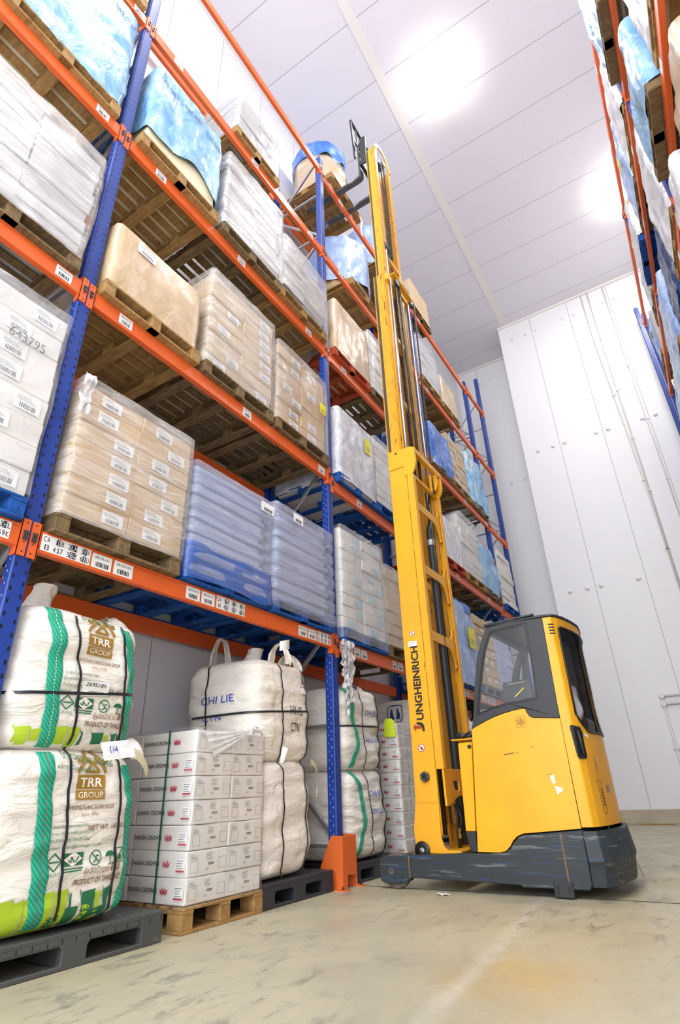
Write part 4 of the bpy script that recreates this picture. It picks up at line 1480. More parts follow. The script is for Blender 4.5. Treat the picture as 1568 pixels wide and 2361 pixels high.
for k, (lv, y0, y1, hgt, cov, pk, ph) in enumerate(ACROSS):
    z = RLEV[lv]
    xf = 4.42 if lv == 4 else (4.22 if y1 in (5.16, 5.02, 5.25) else (4.25 if y1 == 8.86 or y1 == 8.88 else 4.31))
    zt = pallet(pk, xf + 0.02, (y0 + y1) / 2, z, 'pallet across the aisle under the %s' % ph, w=y1 - y0 - 0.02, sx=-1)
    r_ = (11.95 - 10.9) / 2 if 'round' in ph else 0.07
    t, c = covered('wrapped_load', '%s, rack across the aisle' % ph, 'wrapped load', xf + 0.03, xf + 1.08, y0, y1, zt - 0.01, z + hgt, cov, 'grey' if k % 3 else 'beige', 70 + k,
                   amp=0.04, hang=0.03, rc=(0.42 if 'round' in ph else 0.07), pinch=0.05, bulge=0.02)
    if 'yellow' in ph or 'round' in ph:
        o = inst('yellow_ticket', label_mesh('yellow', 0.2, 0.24), t, (-0.575, -0.1, hgt * 0.55), (0, 0, math.pi))

# ------------------------------------------------------------------ bulk bags on the floor
class Bag:
    def __init__(s, label, cx, cy, a, b, z0, z1, seed, group=None, n=5.5, amp=0.03, top=9.0, lean=0.0):
        s.cx, s.cy, s.a, s.b, s.z0, s.z1, s.n, s.amp, s.tp, s.lean = cx, cy, a, b, z0, z1, n, amp, top, lean
        r = random.Random(seed)
        s.ph = Vector((r.uniform(0, 40), r.uniform(0, 40), r.uniform(0, 40)))
        s.t = thing('bulk_bag', label, 'bulk bag', (cx, cy, z0), group)
        mb = MB()

        def F(u, v):
            t = 0.5 - 0.5 * math.cos(math.pi * (0.012 + 0.976 * v))
            th = 2 * math.pi * u
            c, q = math.cos(th), math.sin(th)
            e = 2 / s.n
            k = s.prof(t)
            p = Vector((s.cx + a * k * math.copysign(abs(c) ** e, c), s.mid(t) + b * k * math.copysign(abs(q) ** e, q), z0 + (z1 - z0) * t))
            d = s.disp(p)
            nx, ny = math.copysign(abs(c) ** (2 - e), c), math.copysign(abs(q) ** (2 - e), q)
            L = math.hypot(nx, ny)
            return p + Vector((nx / L * d, ny / L * d, 0.4 * d if t > 0.9 else 0))
        mb.grid(F, 180, 100, closeu=True)
        n_ = len(mb.v)
        mb.f.append(tuple(range(179, -1, -1)))
        mb.f.append(tuple(range(n_ - 180, n_)))
        mb.m += [0, 0]
        mb.build('bag_body', 'bag', s.t, smooth=True)

    def mid(s, t):
        return s.cy + s.lean * (t - 0.5)

    def prof(s, t):
        return max(1 - abs(2 * t - 1) ** s.tp, 0) ** (1 / 5.5) * (0.97 + 0.03 * math.sin(math.pi * t))

    def disp(s, p):
        q = Vector((p.x * 2.2, p.y * 2.2, p.z * 7.0)) + s.ph
        return s.amp * (noise.noise(q) + 0.45 * noise.noise(q * 2.1))

    def front(s, y, z, off=0.003):
        t = min(max((z - s.z0) / (s.z1 - s.z0), 0.002), 0.998)
        k = s.prof(t)
        q = min(abs((y - s.mid(t)) / (s.b * k)), 0.995)
        p = Vector((s.cx + s.a * k * (1 - q ** s.n) ** (1 / s.n), y, z))
        return p + Vector((s.disp(p) + off, 0, 0))

    def side(s, x, z, off=0.003):
        t = min(max((z - s.z0) / (s.z1 - s.z0), 0.002), 0.998)
        k = s.prof(t)
        q = min(abs((x - s.cx) / (s.a * k)), 0.995)
        p = Vector((x, s.mid(t) - s.b * k * (1 - q ** s.n) ** (1 / s.n), z))
        return p - Vector((0, s.disp(p) + off, 0))

    def strap(s, path, w, name='lift_strap', mat='strap', side=False, stitch=None):
        """webbing sewn on: PATH is [(y or x, z), ...] from top to bottom"""
        fn = s.side if side else s.front

        def at(v):
            k = v * (len(path) - 1)
            i = min(int(k), len(path) - 2)
            f = k - i
            f = f * f * (3 - 2 * f)
            return path[i][0] + (path[i + 1][0] - path[i][0]) * f, path[i][1] + (path[i + 1][1] - path[i][1]) * (k - i)

        def G(u, v):
            y, z = at(v)
            return fn(y + (u - 0.5) * w, z, 0.012 if 0.05 < u < 0.95 else 0.006)
        mb = MB()
        mb.grid(G, 6, 44)
        o = mb.build(name, mat, s.t, smooth=True)
        if stitch:
            mb = MB()
            for i in range(40):
                v0 = i / 40
                y0, z0 = at(v0)
                y1, z1 = at(v0 + 0.014)
                mb.add([fn(y0 - 0.0025, z0, 0.0145), fn(y0 + 0.0025, z0, 0.0145), fn(y1 + 0.0025, z1, 0.0145), fn(y1 - 0.0025, z1, 0.0145)], [(0, 1, 2, 3)])
            mb.build('stitching', stitch, o)
        return o

    def poly(s, mb, pts, mi=0, side=False, off=0.007, fine=0.025):
        fn = s.side if side else s.front
        tri = geometry.tessellate_polygon([[Vector((p[0], p[1], 0)) for p in pts]])
        pp, ff = split_tris(pts, [tuple(t) for t in tri], fine)
        mb.add([fn(p[0], p[1], off) for p in pp], ff, mi)

    def line(s, mb, pts, w, mi=0, off=0.008, side=False):
        for p, q in zip(pts, pts[1:]):
            d = (q[0] - p[0], q[1] - p[1])
            L = math.hypot(*d) or 1
            nx, ny = -d[1] / L * w / 2, d[0] / L * w / 2
            s.poly(mb, [(p[0] + nx, p[1] + ny), (p[0] - nx, p[1] - ny), (q[0] - nx, q[1] - ny), (q[0] + nx, q[1] + ny)], mi, side, off)

    def text(s, mb, body, y, z, size, fit=None, mi=0, side=False, bold=0.0, tilt=0.0, shear=0.0, off=0.009, fine=0.025):
        fn = s.side if side else s.front
        mb.text(body, size, lambda a, b: fn(y + a - b * tilt * 0, z + b + a * tilt, off), fit=fit, mi=mi, bold=bold, shear=shear, fine=fine)

    def loop(s, y, x, h, w=0.09, label=None):
        """lifting loop of bag cloth sticking up from the top"""
        z = s.z1 - 0.05
        mb = MB()

        def G(u, v):
            th = math.pi * v
            return Vector((x + 0.10 * math.cos(th) + 0.02 * noise.noise(Vector((u * 3, v * 5, y))), y + (u - 0.5) * w * (0.6 + 0.5 * abs(math.cos(th))), z + h * math.sin(th) + 0.02 * noise.noise(Vector((u * 4, v * 4, y + 3)))))
        mb.grid(G, 5, 20)
        return mb.build('lift_loop', 'bag', s.t, smooth=True)

    def spout(s, y, x, h):
        """gathered cloth closure on the top"""
        mb = MB()

        def G(u, v):
            th = 2 * math.pi * u
            r = 0.11 * (1 - v) ** 1.5 + 0.045 + 0.05 * max(v - 0.5, 0)
            r *= 1 + 0.3 * noise.noise(Vector((math.cos(th) * 2, math.sin(th) * 2, v * 3 + y)))
            return Vector((x + r * math.cos(th) + 0.06 * v, y + r * math.sin(th) + 0.03 * v, s.z1 - 0.05 + h * v))
        mb.grid(G, 24, 14, closeu=True)
        return mb.build('closure_spout', 'bag', s.t, smooth=True)


def bandline(label, fn, cols='band', w=0.018, group=None, parent=None):
    """flat plastic strapping drawn over the surface given by fn(v) -> (point, side vector)"""
    mb = MB()

    def G(u, v):
        p, sd = fn(v)
        return p + sd * (u - 0.5) * w
    mb.grid(G, 1, 60)
    o = mb.build('strapping_band', cols, smooth=True)
    return tag(o, label, 'strapping', group)


# sugar bags beside the big post
zt = pallet('plastic', 0.06, 2.33, 0.0, 'worn grey plastic pallet on the floor under the printed sugar bags', w=1.19, d=1.1)
lowbag = Bag('lower white sugar bag with gold mountain emblem and green straps on the grey pallet', -0.42, 2.19, 0.47, 0.50, zt, 1.06, 3, lean=-0.07)
upbag = Bag('upper white sugar bag with gold mountain emblem and green straps', -0.43, 2.145, 0.46, 0.445, 1.03, 1.87, 5, lean=-0.04)


def emblem(bag, y, z, k, parts):
    mbg = MB()
    p = lambda a, b: (y + a * k, z + b * k)
    # three peaks: a tall one, two at its sides, drawn as open gold strokes
    bag.line(mbg, [p(-0.36, 0.74), p(0, 1.14), p(0.36, 0.74)], 0.12 * k)
    bag.line(mbg, [p(-0.56, 0.30), p(-0.50, 0.42), p(-0.20, 0.78), p(0.0, 0.56), p(0.20, 0.78), p(0.50, 0.42), p(0.56, 0.30)], 0.11 * k)
    bag.line(mbg, [p(-0.26, 0.34), p(0.02, 0.62), p(0.28, 0.34)], 0.09 * k)
    bag.line(mbg, [p(-0.30, 0.335), p(0.30, 0.335)], 0.09 * k)
    bag.poly(mbg, [p(-0.60, 0.62), p(-0.44, 0.62), p(-0.36, 0.71), p(-0.60, 0.78)])
    bag.poly(mbg, [p(0.60, 0.62), p(0.44, 0.62), p(0.36, 0.71), p(0.60, 0.78)])
    bag.poly(mbg, [p(-0.55, -0.18), p(0.55, -0.18), p(0.55, 0.24), p(-0.55, 0.24)])
    bag.poly(mbg, [p(-0.55, -0.50), p(0.55, -0.50), p(0.55, -0.22), p(-0.55, -0.22)])
    bag.text(mbg, 'TRR', *p(-0.44, -0.11), 0.38 * k, fit=0.88 * k, mi=1, bold=0.02, off=0.0095)
    bag.text(mbg, 'GROUP', *p(-0.46, -0.45), 0.26 * k, fit=0.92 * k, mi=1, off=0.0095)
    mbg.build('mountain_emblem', ['inkgold', 'bag'], bag.t)


def sugar_print(bag, dy, dz, first):
    c = lambda y, z: (y + dy, z + dz)
    emblem(bag, *c(2.215, 1.682), 0.175, None)
    mb = MB()
    bag.text(mb, 'THAI ROONG RUANG SUGAR GROUP', *c(2.055, 1.545), 0.032, fit=0.325, mi=0, bold=0.01)
    bag.text(mb, 'since 1946', *c(2.17, 1.512), 0.026, fit=0.11, mi=1)
    for i, tx in enumerate(('ไทยรุ่งเรืองอุตสาหกรรม จำกัด', 'อู่ทอง ศรีเทพ จ.เพชรบูรณ์ 67170', 'สำนักงานใหญ่ โทร 02 022', 'email: sales@trrsugar.com')):
        bag.text(mb, tx, *c(2.0, 1.46 - i * 0.034), 0.022, fit=(0.22, 0.26, 0.24, 0.33)[i], mi=2)
    bag.text(mb, 'NET WT. 1000 KG', *c(2.22, 1.375 if first else 1.44), 0.036, fit=0.27, mi=0, bold=0.012)
    bag.text(mb, 'ผู้ผลิตน้ำตาล', *c(2.235, 1.225), 0.042, fit=0.16, mi=0)
    bag.text(mb, 'ลิน', *c(2.41, 1.228), 0.055, fit=0.065, mi=3, bold=0.02)
    bag.text(mb, 'PRODUCT OF THAILAND', *c(2.185, 1.178), 0.04, fit=0.315, mi=3, bold=0.015)
    # signs: half diamond with arrows, certificate diamond, no-hook ring, umbrella, boxed drop
    y, z = c(2.05, 1.30)
    bag.line(mb, [(y - 0.045, z), (y, z + 0.04), (y + 0.045, z), (y, z - 0.04), (y - 0.045, z)], 0.007, 2)
    bag.line(mb, [(y - 0.03, z), (y + 0.03, z)], 0.007, 2)
    bag.text(mb, '24-2552', y - 0.03, z - 0.065, 0.022, mi=2)
    y, z = c(2.165, 1.305)
    bag.poly(mb, [(y - 0.062, z - 0.03), (y + 0.062, z - 0.03), (y + 0.062, z + 0.03), (y - 0.062, z + 0.03)], 2)
    bag.poly(mb, [(y - 0.058, z), (y, z - 0.036), (y + 0.058, z), (y, z + 0.036)], 4, off=0.009)
    bag.line(mb, [(y - 0.03, z - 0.004), (y - 0.012, z - 0.014), (y - 0.012, z + 0.012), (y + 0.006, z - 0.012), (y + 0.02, z - 0.012), (y + 0.03, z + 0.012)], 0.006, 2, 0.011)
    bag.line(mb, [(y - 0.062, z - 0.044), (y + 0.062, z - 0.044)], 0.006, 2)
    bag.line(mb, [(y - 0.055, z - 0.056), (y + 0.055, z - 0.056)], 0.006, 2)
    y, z = c(2.305, 1.30)
    ring = [(y + 0.036 * math.cos(t * math.pi / 10), z + 0.036 * math.sin(t * math.pi / 10)) for t in range(21)]
    bag.line(mb, ring, 0.006, 2)
    bag.line(mb, [(y - 0.026, z + 0.026), (y + 0.026, z - 0.026)], 0.006, 2)
    bag.line(mb, [(y - 0.012, z - 0.022), (y + 0.002, z - 0.012), (y + 0.006, z + 0.012), (y + 0.022, z + 0.006)], 0.007, 2)
    y, z = c(2.405, 1.30)
    bag.poly(mb, [(y + 0.034 * math.cos(t * math.pi / 8), z + 0.026 * math.sin(t * math.pi / 8)) for t in range(9)], 2)
    bag.line(mb, [(y, z), (y, z - 0.035), (y - 0.01, z - 0.04)], 0.006, 2)
    y, z = c(2.478, 1.30)
    bag.line(mb, [(y - 0.024, z - 0.035), (y + 0.024, z - 0.035), (y + 0.024, z + 0.035), (y - 0.024, z + 0.035), (y - 0.024, z - 0.035), (y + 0.024, z + 0.035)], 0.005, 2)
    bag.poly(mb, [(y - 0.01, z - 0.025), (y + 0.012, z - 0.025), (y + 0.012, z - 0.005), (y, z + 0.008), (y - 0.012, z - 0.008)], 2)
    mb.build('printed_lettering', ['inkbrown', 'inkgold', 'inkgreen', 'inkbrown', 'bag'], bag.t)
    # brushed bamboo stems in lime and dark green
    mb = MB()
    for (a, b, z0, z1, mi) in ((1.80, 1.87, 1.06, 1.16, 0), (1.88, 1.93, 1.08, 1.15, 0), (2.02, 2.09, 1.07, 1.17, 0), (2.095, 2.16, 1.06, 1.17, 0), (1.93, 2.02, 1.10, 1.155, 0),
                               (2.185, 2.20, 1.07, 1.15, 1), (2.26, 2.335, 1.08, 1.15, 1), (2.40, 2.425, 1.08, 1.15, 1), (2.445, 2.46, 1.07, 1.15, 1), (2.35, 2.38, 1.10, 1.14, 0)):
        d = 0.012 * math.sin(a * 40)
        zz = c(0, z0 - (0 if first else 0.02))[1], c(0, z1)[1]
        if not first:
            zz = zz[0] - 0.10, zz[1]
        bag.poly(mb, [(a + dy + d, zz[0]), (b + dy, zz[0] + 0.006), (b + dy + d, zz[1]), (a + dy, zz[1] - 0.008)], mi)
        bag.line(mb, [(a + dy - 0.012, zz[1] + 0.004), (a + dy + 0.01, (zz[0] + zz[1]) / 2)], 0.005, mi)
    if not first:
        for (a, b, z0, z1, mi) in ((1.90, 1.98, 0.20, 0.33, 0), (2.14, 2.21, 0.19, 0.24, 1), (2.24, 2.31, 0.19, 0.27, 1), (2.34, 2.38, 0.2, 0.27, 0), (2.41, 2.50, 0.21, 0.25, 1)):
            bag.poly(mb, [(a, z0), (b, z0), (b + 0.01, z1), (a + 0.006, z1)], mi)
    mb.build('bamboo_print', ['inklime', 'inkgreen'], bag.t)


sugar_print(upbag, 0.0, 0.0, True)
sugar_print(lowbag, 0.075, -0.812, False)
mb = MB()
lowbag.text(mb, 'น้ำตาลทรายขาวบริสุทธิ์', 2.08, 1.0, 0.06, fit=0.35, tilt=-0.12)
lowbag.text(mb, 'ผลิตจากอ้อยธรรมชาติ', 2.05, 0.945, 0.035, fit=0.25, tilt=-0.08)
mb.build('printed_lettering', 'inkgreen', lowbag.t)
mb = MB()
upbag.text(mb, 'น้ำตาลทราย', 2.06, 1.80, 0.05, fit=0.25)
mb.build('printed_lettering', 'inkgreen', upbag.t)
upbag.strap([(1.885, 1.845), (1.93, 1.6), (1.945, 1.42), (1.965, 1.22), (1.985, 1.055)], 0.09, stitch='stitchw')
upbag.strap([(2.40, 1.80), (2.47, 1.66), (2.515, 1.46), (2.50, 1.30), (2.535, 1.14), (2.45, 1.06)], 0.075, stitch='stitchw')
lowbag.strap([(1.99, 1.03), (2.00, 0.85), (2.03, 0.6), (2.06, 0.4), (2.08, 0.2)], 0.09, stitch='tapered')
lowbag.strap([(2.545, 0.97), (2.60, 0.75), (2.635, 0.5), (2.645, 0.38), (2.60, 0.22)], 0.085)
upbag.spout(1.93, -0.35, 0.24)
upbag.loop(2.42, -0.2, 0.10, 0.16)
lowbag.loop(2.63, -0.10, 0.12)
mb = MB()
mb.grid(lambda u, v: Vector((0.03 + 0.03 * math.sin(3 * v), 2.50 + 0.20 * v + 0.012 * (u - 0.5), 1.05 - 0.13 * v * v + (u - 0.5) * 0.05)), 4, 16)
mb.build('lift_loop', 'loop', lowbag.t, smooth=True)
# paper ticket and shipping tag on the upper bag
mb = MB()
upbag.poly(mb, [(2.13, 1.345), (2.315, 1.36), (2.305, 1.44), (2.12, 1.43)], 0, off=0.013)
upbag.text(mb, '2695189', 2.14, 1.402, 0.032, fit=0.14, mi=1, off=0.0155)
for i in range(9):
    upbag.poly(mb, [(2.175 + i * 0.011, 1.36), (2.180 + i * 0.011, 1.36), (2.180 + i * 0.011, 1.378), (2.175 + i * 0.011, 1.378)], 1, off=0.0155)
mb.build('stock_ticket', ['paper', 'ink'], upbag.t)
note = upbag.t
mb = MB()
nf = lambda u, v: Vector((0.09 + 0.012 * noise.noise(Vector((u * 5, v * 5, 1))) + 0.02 * (1 - v), 2.275 + 0.225 * u + 0.03 * (1 - v), 0.985 + 0.10 * v + 0.028 * u))
mb.grid(nf, 10, 6)
note = mb.build('paper_note', 'paper', upbag.t, smooth=True)
mb = MB()
mb.text('1/4', 0.06, lambda a, b: nf(0.2 + a / 0.26, 0.35 + b / 0.105) + Vector((0.003, 0, 0)), fine=0.03)
mb.build('pen_mark', 'inkblue', note)


def over(bags, y, z, off=0.012):
    best = None
    for b in bags:
        if b.z0 + 0.02 < z < b.z1 - 0.02:
            p = b.front(y, z, off)
            if best is None or p.x > best.x:
                best = p
    if best is None:
        best = Vector((bags[0].cx + bags[0].a * 0.96, y, z))
    return best


def vband(bags, path, label, w=0.017, cols='band', group=None, x=None):
    def fn(v):
        k = v * (len(path) - 1)
        i = min(int(k), len(path) - 2)
        y = path[i][0] + (path[i + 1][0] - path[i][0]) * (k - i)
        z = path[i][1] + (path[i + 1][1] - path[i][1]) * (k - i)
        p = over(bags, y, z)
        return p, Vector((0, 1, 0))
    return bandline(label, fn, cols, w, group)


vband([upbag, lowbag], [(2.02, 1.82), (2.06, 1.6), (2.115, 1.34), (2.145, 0.8), (2.20, 0.19)], 'black upright band over the printed sugar bags beside the green strap')
vband([upbag, lowbag], [(2.37, 1.82), (2.42, 1.6), (2.445, 1.37), (2.495, 0.8), (2.53, 0.19)], 'black upright band over the printed sugar bags near their outer edge')


def hband(bag, z0, z1, label):
    def fn(v):
        if v < 0.45:
            k = v / 0.45
            x = bag.cx - bag.a * 0.7 + k * bag.a * 1.55
            return bag.side(x, z0, 0.013), Vector((0, 0, 1))
        k = (v - 0.45) / 0.55
        y = bag.cy - bag.b * 0.86 + k * bag.b * 1.75
        return bag.front(y, z0 + (z1 - z0) * k, 0.014), Vector((0, 0, 1))
    return bandline(label, fn)


hband(upbag, 1.325, 1.395, 'black level band round the upper printed sugar bag')

# boxes of meat on the wooden pallet
def crown(mb, f, k, mi=0):
    """five-pointed crown sign"""
    pts = [(-0.5, 0), (-0.72, 0.62), (-0.36, 0.30), (-0.28, 0.78), (0, 0.32), (0.28, 0.78), (0.36, 0.30), (0.72, 0.62), (0.5, 0)]
    tri = geometry.tessellate_polygon([[Vector((p[0], p[1], 0)) for p in pts]])
    mb.add([f(p[0] * k, p[1] * k) for p in pts], [tuple(t) for t in tri], mi)


def meat_prints(dx, dy, dz):
    mb = MB()
    side = flat((0, -dy / 2 - 0.006, 0), (1, 0, 0), (0, 0, 1))
    mb.text('DANISH CROWN', dz * 0.24, lambda a, b: side(-dx * 0.47 + a, dz * 0.42 + b), fit=dx * 0.50, bold=0.02, mi=0)
    crown(mb, lambda a, b: side(dx * 0.15 + a, dz * 0.38 + b), dz * 0.36, 1)
    q = lambda x0, x1, z0, z1, mi, f: mb.add([f(x0, z0), f(x1, z0), f(x1, z1), f(x0, z1)], [(0, 1, 2, 3)], mi)
    fr = flat((dx / 2 + 0.0065, 0, 0), (0, 1, 0), (0, 0, 1))
    for i in range(4):
        q(-dy * 0.44, -dy * (0.34 - 0.03 * i), dz * (0.80 - i * 0.05), dz * (0.815 - i * 0.05), 2, fr)
    for (a, b, z0, z1) in ((-0.44, -0.26, 0.16, 0.58), (0.26, 0.45, 0.2, 0.62)):
        for (p0, p1, r0, r1) in ((a, b, z0, z0 + 0.012), (a, b, z1, z1 + 0.012), (a, a + 0.006, z0, z1), (b, b + 0.006, z0, z1)):
            q(dy * p0, dy * p1, dz * r0, dz * r1, 2, fr)
    for i in range(5):
        q(-dy * 0.06, dy * (0.10 - 0.02 * (i % 3)), dz * (0.82 - i * 0.055), dz * (0.835 - i * 0.055), 2, fr)
    for i in range(7):
        q(dy * (0.0 + 0.021 * i), dy * (0.012 + 0.021 * i), dz * 0.38, dz * 0.48, 0, fr)
    mb.text('1257', dz * 0.11, lambda a, b: fr(a - dy * 0.08, dz * 0.20 + b), mi=0)
    return mb.build(None, ['inkdark', 'inkred', 'inkgrey'], origin=(0, 0, 0))


def side_label():
    mb = MB()
    mb.add([(-0.045, 0, -0.04), (0.045, 0, -0.04), (0.045, 0, 0.04), (-0.045, 0, 0.04)], [(0, 1, 2, 3)])
    for i in range(5):
        mb.add([(-0.035, -0.001, 0.03 - i * 0.014), (0.03 - 0.01 * (i % 3), -0.001, 0.03 - i * 0.014), (0.03 - 0.01 * (i % 3), -0.001, 0.026 - i * 0.014), (-0.035, -0.001, 0.026 - i * 0.014)], [(0, 1, 2, 3)], 1)
    mb.add([(-0.04, -0.001, -0.036), (0.04, -0.001, -0.036), (0.04, -0.001, -0.024), (-0.04, -0.001, -0.024)], [(0, 1, 2, 3)], 2)
    return mb.build(None, ['paper', 'inkgrey', 'tapered'], origin=(0, 0, 0))


SL = side_label()


def meat_stack(xf, y0, z0, z1, rows, cols, where, seed, dx=0.56, dy=0.38):
    global NBOX
    r = random.Random(seed)
    dz = (z1 - z0) / rows
    pm = meat_prints(dx, dy, dz)
    for k in range(rows):
        for c in range(cols):
            for q in range(2):
                if q and c:
                    continue
                me = box_mesh('white', dx - 0.006, dy - 0.004, dz - 0.003, r.randrange(3))
                o = inst('meat_carton', me, None, (xf - dx * (q + 0.5) + r.uniform(-0.006, 0.003), y0 + dy * (c + 0.5) + r.uniform(-0.004, 0.004), z0 + dz * k + 0.001), (0, 0, r.uniform(-0.008, 0.008)))
                tag(o, 'white crown-printed carton, %s row %s%s' % (ROW[k], 'rear ' if q else ('near column ' if c == 0 else 'far column '), where), 'box', 'crown-printed cartons ' + where)
                inst('carton_print', pm, o)
                if c == 0 and q == 0 and k < rows - 1:
                    inst('side_label', SL, o, (dx * 0.40, -dy / 2 - 0.008, dz * 0.45))
                NBOX += 1


zt = pallet('wood', 0.06, 3.48, 0.0, 'wooden pallet on the floor under the crown-printed cartons', w=0.80, d=1.15)
meat_stack(0.045, 3.105, zt, 1.215, 7, 2, 'beside the sugar bags', 3)
wrap('clear film round the crown-printed cartons beside the sugar bags', 0.06, -1.08, 3.09, 3.885, zt - 0.02, 1.225, 'filmclear', seed=81, amp=0.008, rc=0.02)
mb = MB()


def fan(u, v):
    a = Vector((0.068, 3.72 - 0.02 * u, 1.235 + 0.02 * u))
    b = Vector((0.068, 3.16 + 0.10 * u, 1.19 - 0.16 * u))
    p = a.lerp(b, v)
    return p + Vector((0.008 + 0.012 * math.sin(math.pi * v) + 0.006 * math.sin(u * 22), 0, 0.004 * math.sin(u * 17) * v))


mb.grid(fan, 24, 10)
mb.tube([(0.06, 3.60, 1.225), (0.075, 3.66, 1.26), (0.08, 3.72, 1.255), (0.07, 3.70, 1.225), (0.075, 3.78, 1.235), (0.06, 3.82, 1.21)], [0.008, 0.016, 0.02, 0.018, 0.012, 0.006], 8)
tag(mb.build('film_tail', 'filmwhite', smooth=True), 'knotted tail of film over the top crown-printed cartons', 'plastic film')
bandline('dark green band down the near side of the crown-printed cartons', lambda v: (Vector((-0.22 - 0.10 * math.sin(math.pi * min(v * 2, 1)) * 0 + 0.0 * v, 3.085, 1.225 - 1.08 * v)), Vector((1, 0, 0))), 'bandgreen', 0.017)

# plain white bags lettered by hand
zt = pallet('plasticblk', 0.04, 4.38, 0.0, 'black plastic pallet on the floor under the hand-lettered white bags', w=0.98, d=1.1)
hl = Bag('lower plain white bag on the black pallet before the middle post', -0.42, 4.23, 0.44, 0.425, zt, 1.04, 15, lean=0.0)
hu = Bag('upper plain white bag with hand-lettered black marks', -0.42, 4.19, 0.445, 0.42, 1.01, 1.88, 17, lean=-0.03)
mb = MB()
hu.text(mb, 'HHS', 4.23, 1.41, 0.11, fit=0.17)
hu.text(mb, 'CTN', 4.245, 1.27, 0.11, fit=0.15)
mb.build('hand_lettering', 'ink', hu.t)
mb = MB()
hu.text(mb, 'CHI LIE', -0.62, 1.50, 0.09, fit=0.40, side=True)
hu.text(mb, 'CTN', -0.60, 1.36, 0.07, fit=0.22, side=True)
mb.build('hand_lettering', 'inkblue', hu.t)
mb = MB()
hu.line(mb, [(4.0, 1.80), (4.01, 1.5), (4.02, 1.08)], 0.012, 0)
mb.build('seam', 'loop', hu.t)
hu.loop(3.98, -0.62, 0.32, 0.08)
hu.loop(4.45, -0.15, 0.17, 0.12)
hu.loop(4.14, -0.03, 0.20, 0.09)
hu.spout(4.2, -0.45, 0.22)
hl.strap([(4.60, 0.98), (4.62, 0.85)], 0.04, 'lift_loop', 'loop')
mb = MB()
mb.grid(lambda u, v: Vector((-0.02 - 0.05 * v, 4.62 + 0.17 * math.sin(1.9 * v), 1.03 - 0.28 * v * v + (u - 0.5) * 0.05)), 4, 16)
mb.build('lift_loop', 'loop', hl.t, smooth=True)
mb = MB()
hu.poly(mb, [(4.38, 1.60), (4.50, 1.61), (4.50, 1.70), (4.38, 1.69)], 0, off=0.013)
hu.text(mb, '2594316', 4.39, 1.66, 0.03, fit=0.1, mi=1, off=0.0155)
mb.build('stock_ticket', ['paper', 'ink'], hu.t)
vband([hu, hl], [(4.10, 1.84), (4.115, 1.57), (4.13, 1.2), (4.15, 0.8), (4.17, 0.18)], 'black upright band over the plain white bags, inner one')
vband([hu, hl], [(4.44, 1.84), (4.50, 1.57), (4.52, 1.2), (4.50, 0.8), (4.50, 0.18)], 'black upright band over the plain white bags, outer one')
hband(hu, 1.40, 1.46, 'black level band round the upper plain white bag')
bandline('black upright band on the near side of the plain white bags', lambda v: (hu.side(-0.55, 1.84 - 0.8 * v, 0.013), Vector((1, 0, 0))))
MB().tube([(0.075, 4.06, 1.0), (0.085, 4.10, 1.12)], [0.018, 0.03], 10).build('rolled_note', 'paper', hl.t, smooth=True)
mb = MB()
mb.grid(lambda u, v: Vector((0.02 + 0.02 * math.sin(4 * u), 4.08 + 0.17 * u, 1.95 + 0.09 * v + 0.05 * u)), 8, 4)
mb.build('packing_slip', 'paper', hu.t, smooth=True)

# bags with green straps after the middle post
zt = pallet('plasticblk', 0.03, 5.72, 0.0, 'black plastic pallet on the floor after the middle post', w=1.02, d=1.1)
bl = Bag('lower green-strapped white bag just after the middle post', -0.42, 5.60, 0.45, 0.435, zt, 0.985, 25, lean=0.0)
bu = Bag('upper green-strapped white bag just after the middle post', -0.42, 5.57, 0.45, 0.44, 0.955, 1.80, 27, lean=0.0)
bu.strap([(5.27, 1.77), (5.33, 1.5), (5.40, 1.25), (5.33, 0.99)], 0.07, stitch='stitchw')
bu.strap([(5.88, 1.76), (5.95, 1.5), (5.97, 1.25), (5.93, 1.0)], 0.05)
bl.strap([(5.34, 0.955), (5.44, 0.75), (5.47, 0.5), (5.36, 0.2)], 0.07, stitch='stitchw')
bl.strap([(5.95, 0.93), (5.97, 0.7), (5.975, 0.45), (5.95, 0.22)], 0.05)
for b_, z in ((bu, 1.4), (bl, 0.6)):
    b_.strap([(-0.62, z + 0.35), (-0.58, z), (-0.60, z - 0.38)], 0.09, side=True, stitch='stitchw')
mb = MB()
bu.text(mb, 'CHI BSI', 5.58, 1.51, 0.08, fit=0.26)
bu.text(mb, 'DINGSAN', 5.58, 1.24, 0.07, fit=0.28)
mb.build('hand_lettering', 'inkblue', bu.t)
mb = MB()
bl.text(mb, 'CHI BSI', 5.60, 0.72, 0.08, fit=0.26)
bl.text(mb, 'DINGSAN', 5.60, 0.56, 0.07, fit=0.28)
mb.build('hand_lettering', 'inkblue', bl.t)
mb = MB()
bl.poly(mb, [(-0.75, 0.22), (-0.68, 0.22), (-0.66, 0.40), (-0.74, 0.42)], 0, side=True)
mb.build('bamboo_print', 'inklime', bl.t)
bu.loop(5.75, -0.2, 0.12, 0.12)
mb = MB()
bu.poly(mb, [(5.70, 1.34), (5.83, 1.34), (5.83, 1.42), (5.70, 1.42)], 0, off=0.008)
mb.build('stock_ticket', 'cream', bu.t)
vband([bu, bl], [(5.50, 1.77), (5.53, 1.4), (5.57, 0.9), (5.62, 0.17)], 'black upright band over the green-strapped bags after the middle post')
vband([bu, bl], [(5.85, 1.77), (5.90, 1.4), (5.90, 0.9), (5.93, 0.17)], 'outer black upright band over the green-strapped bags')
hband(bu, 1.38, 1.41, 'black level band round the upper green-strapped bag')
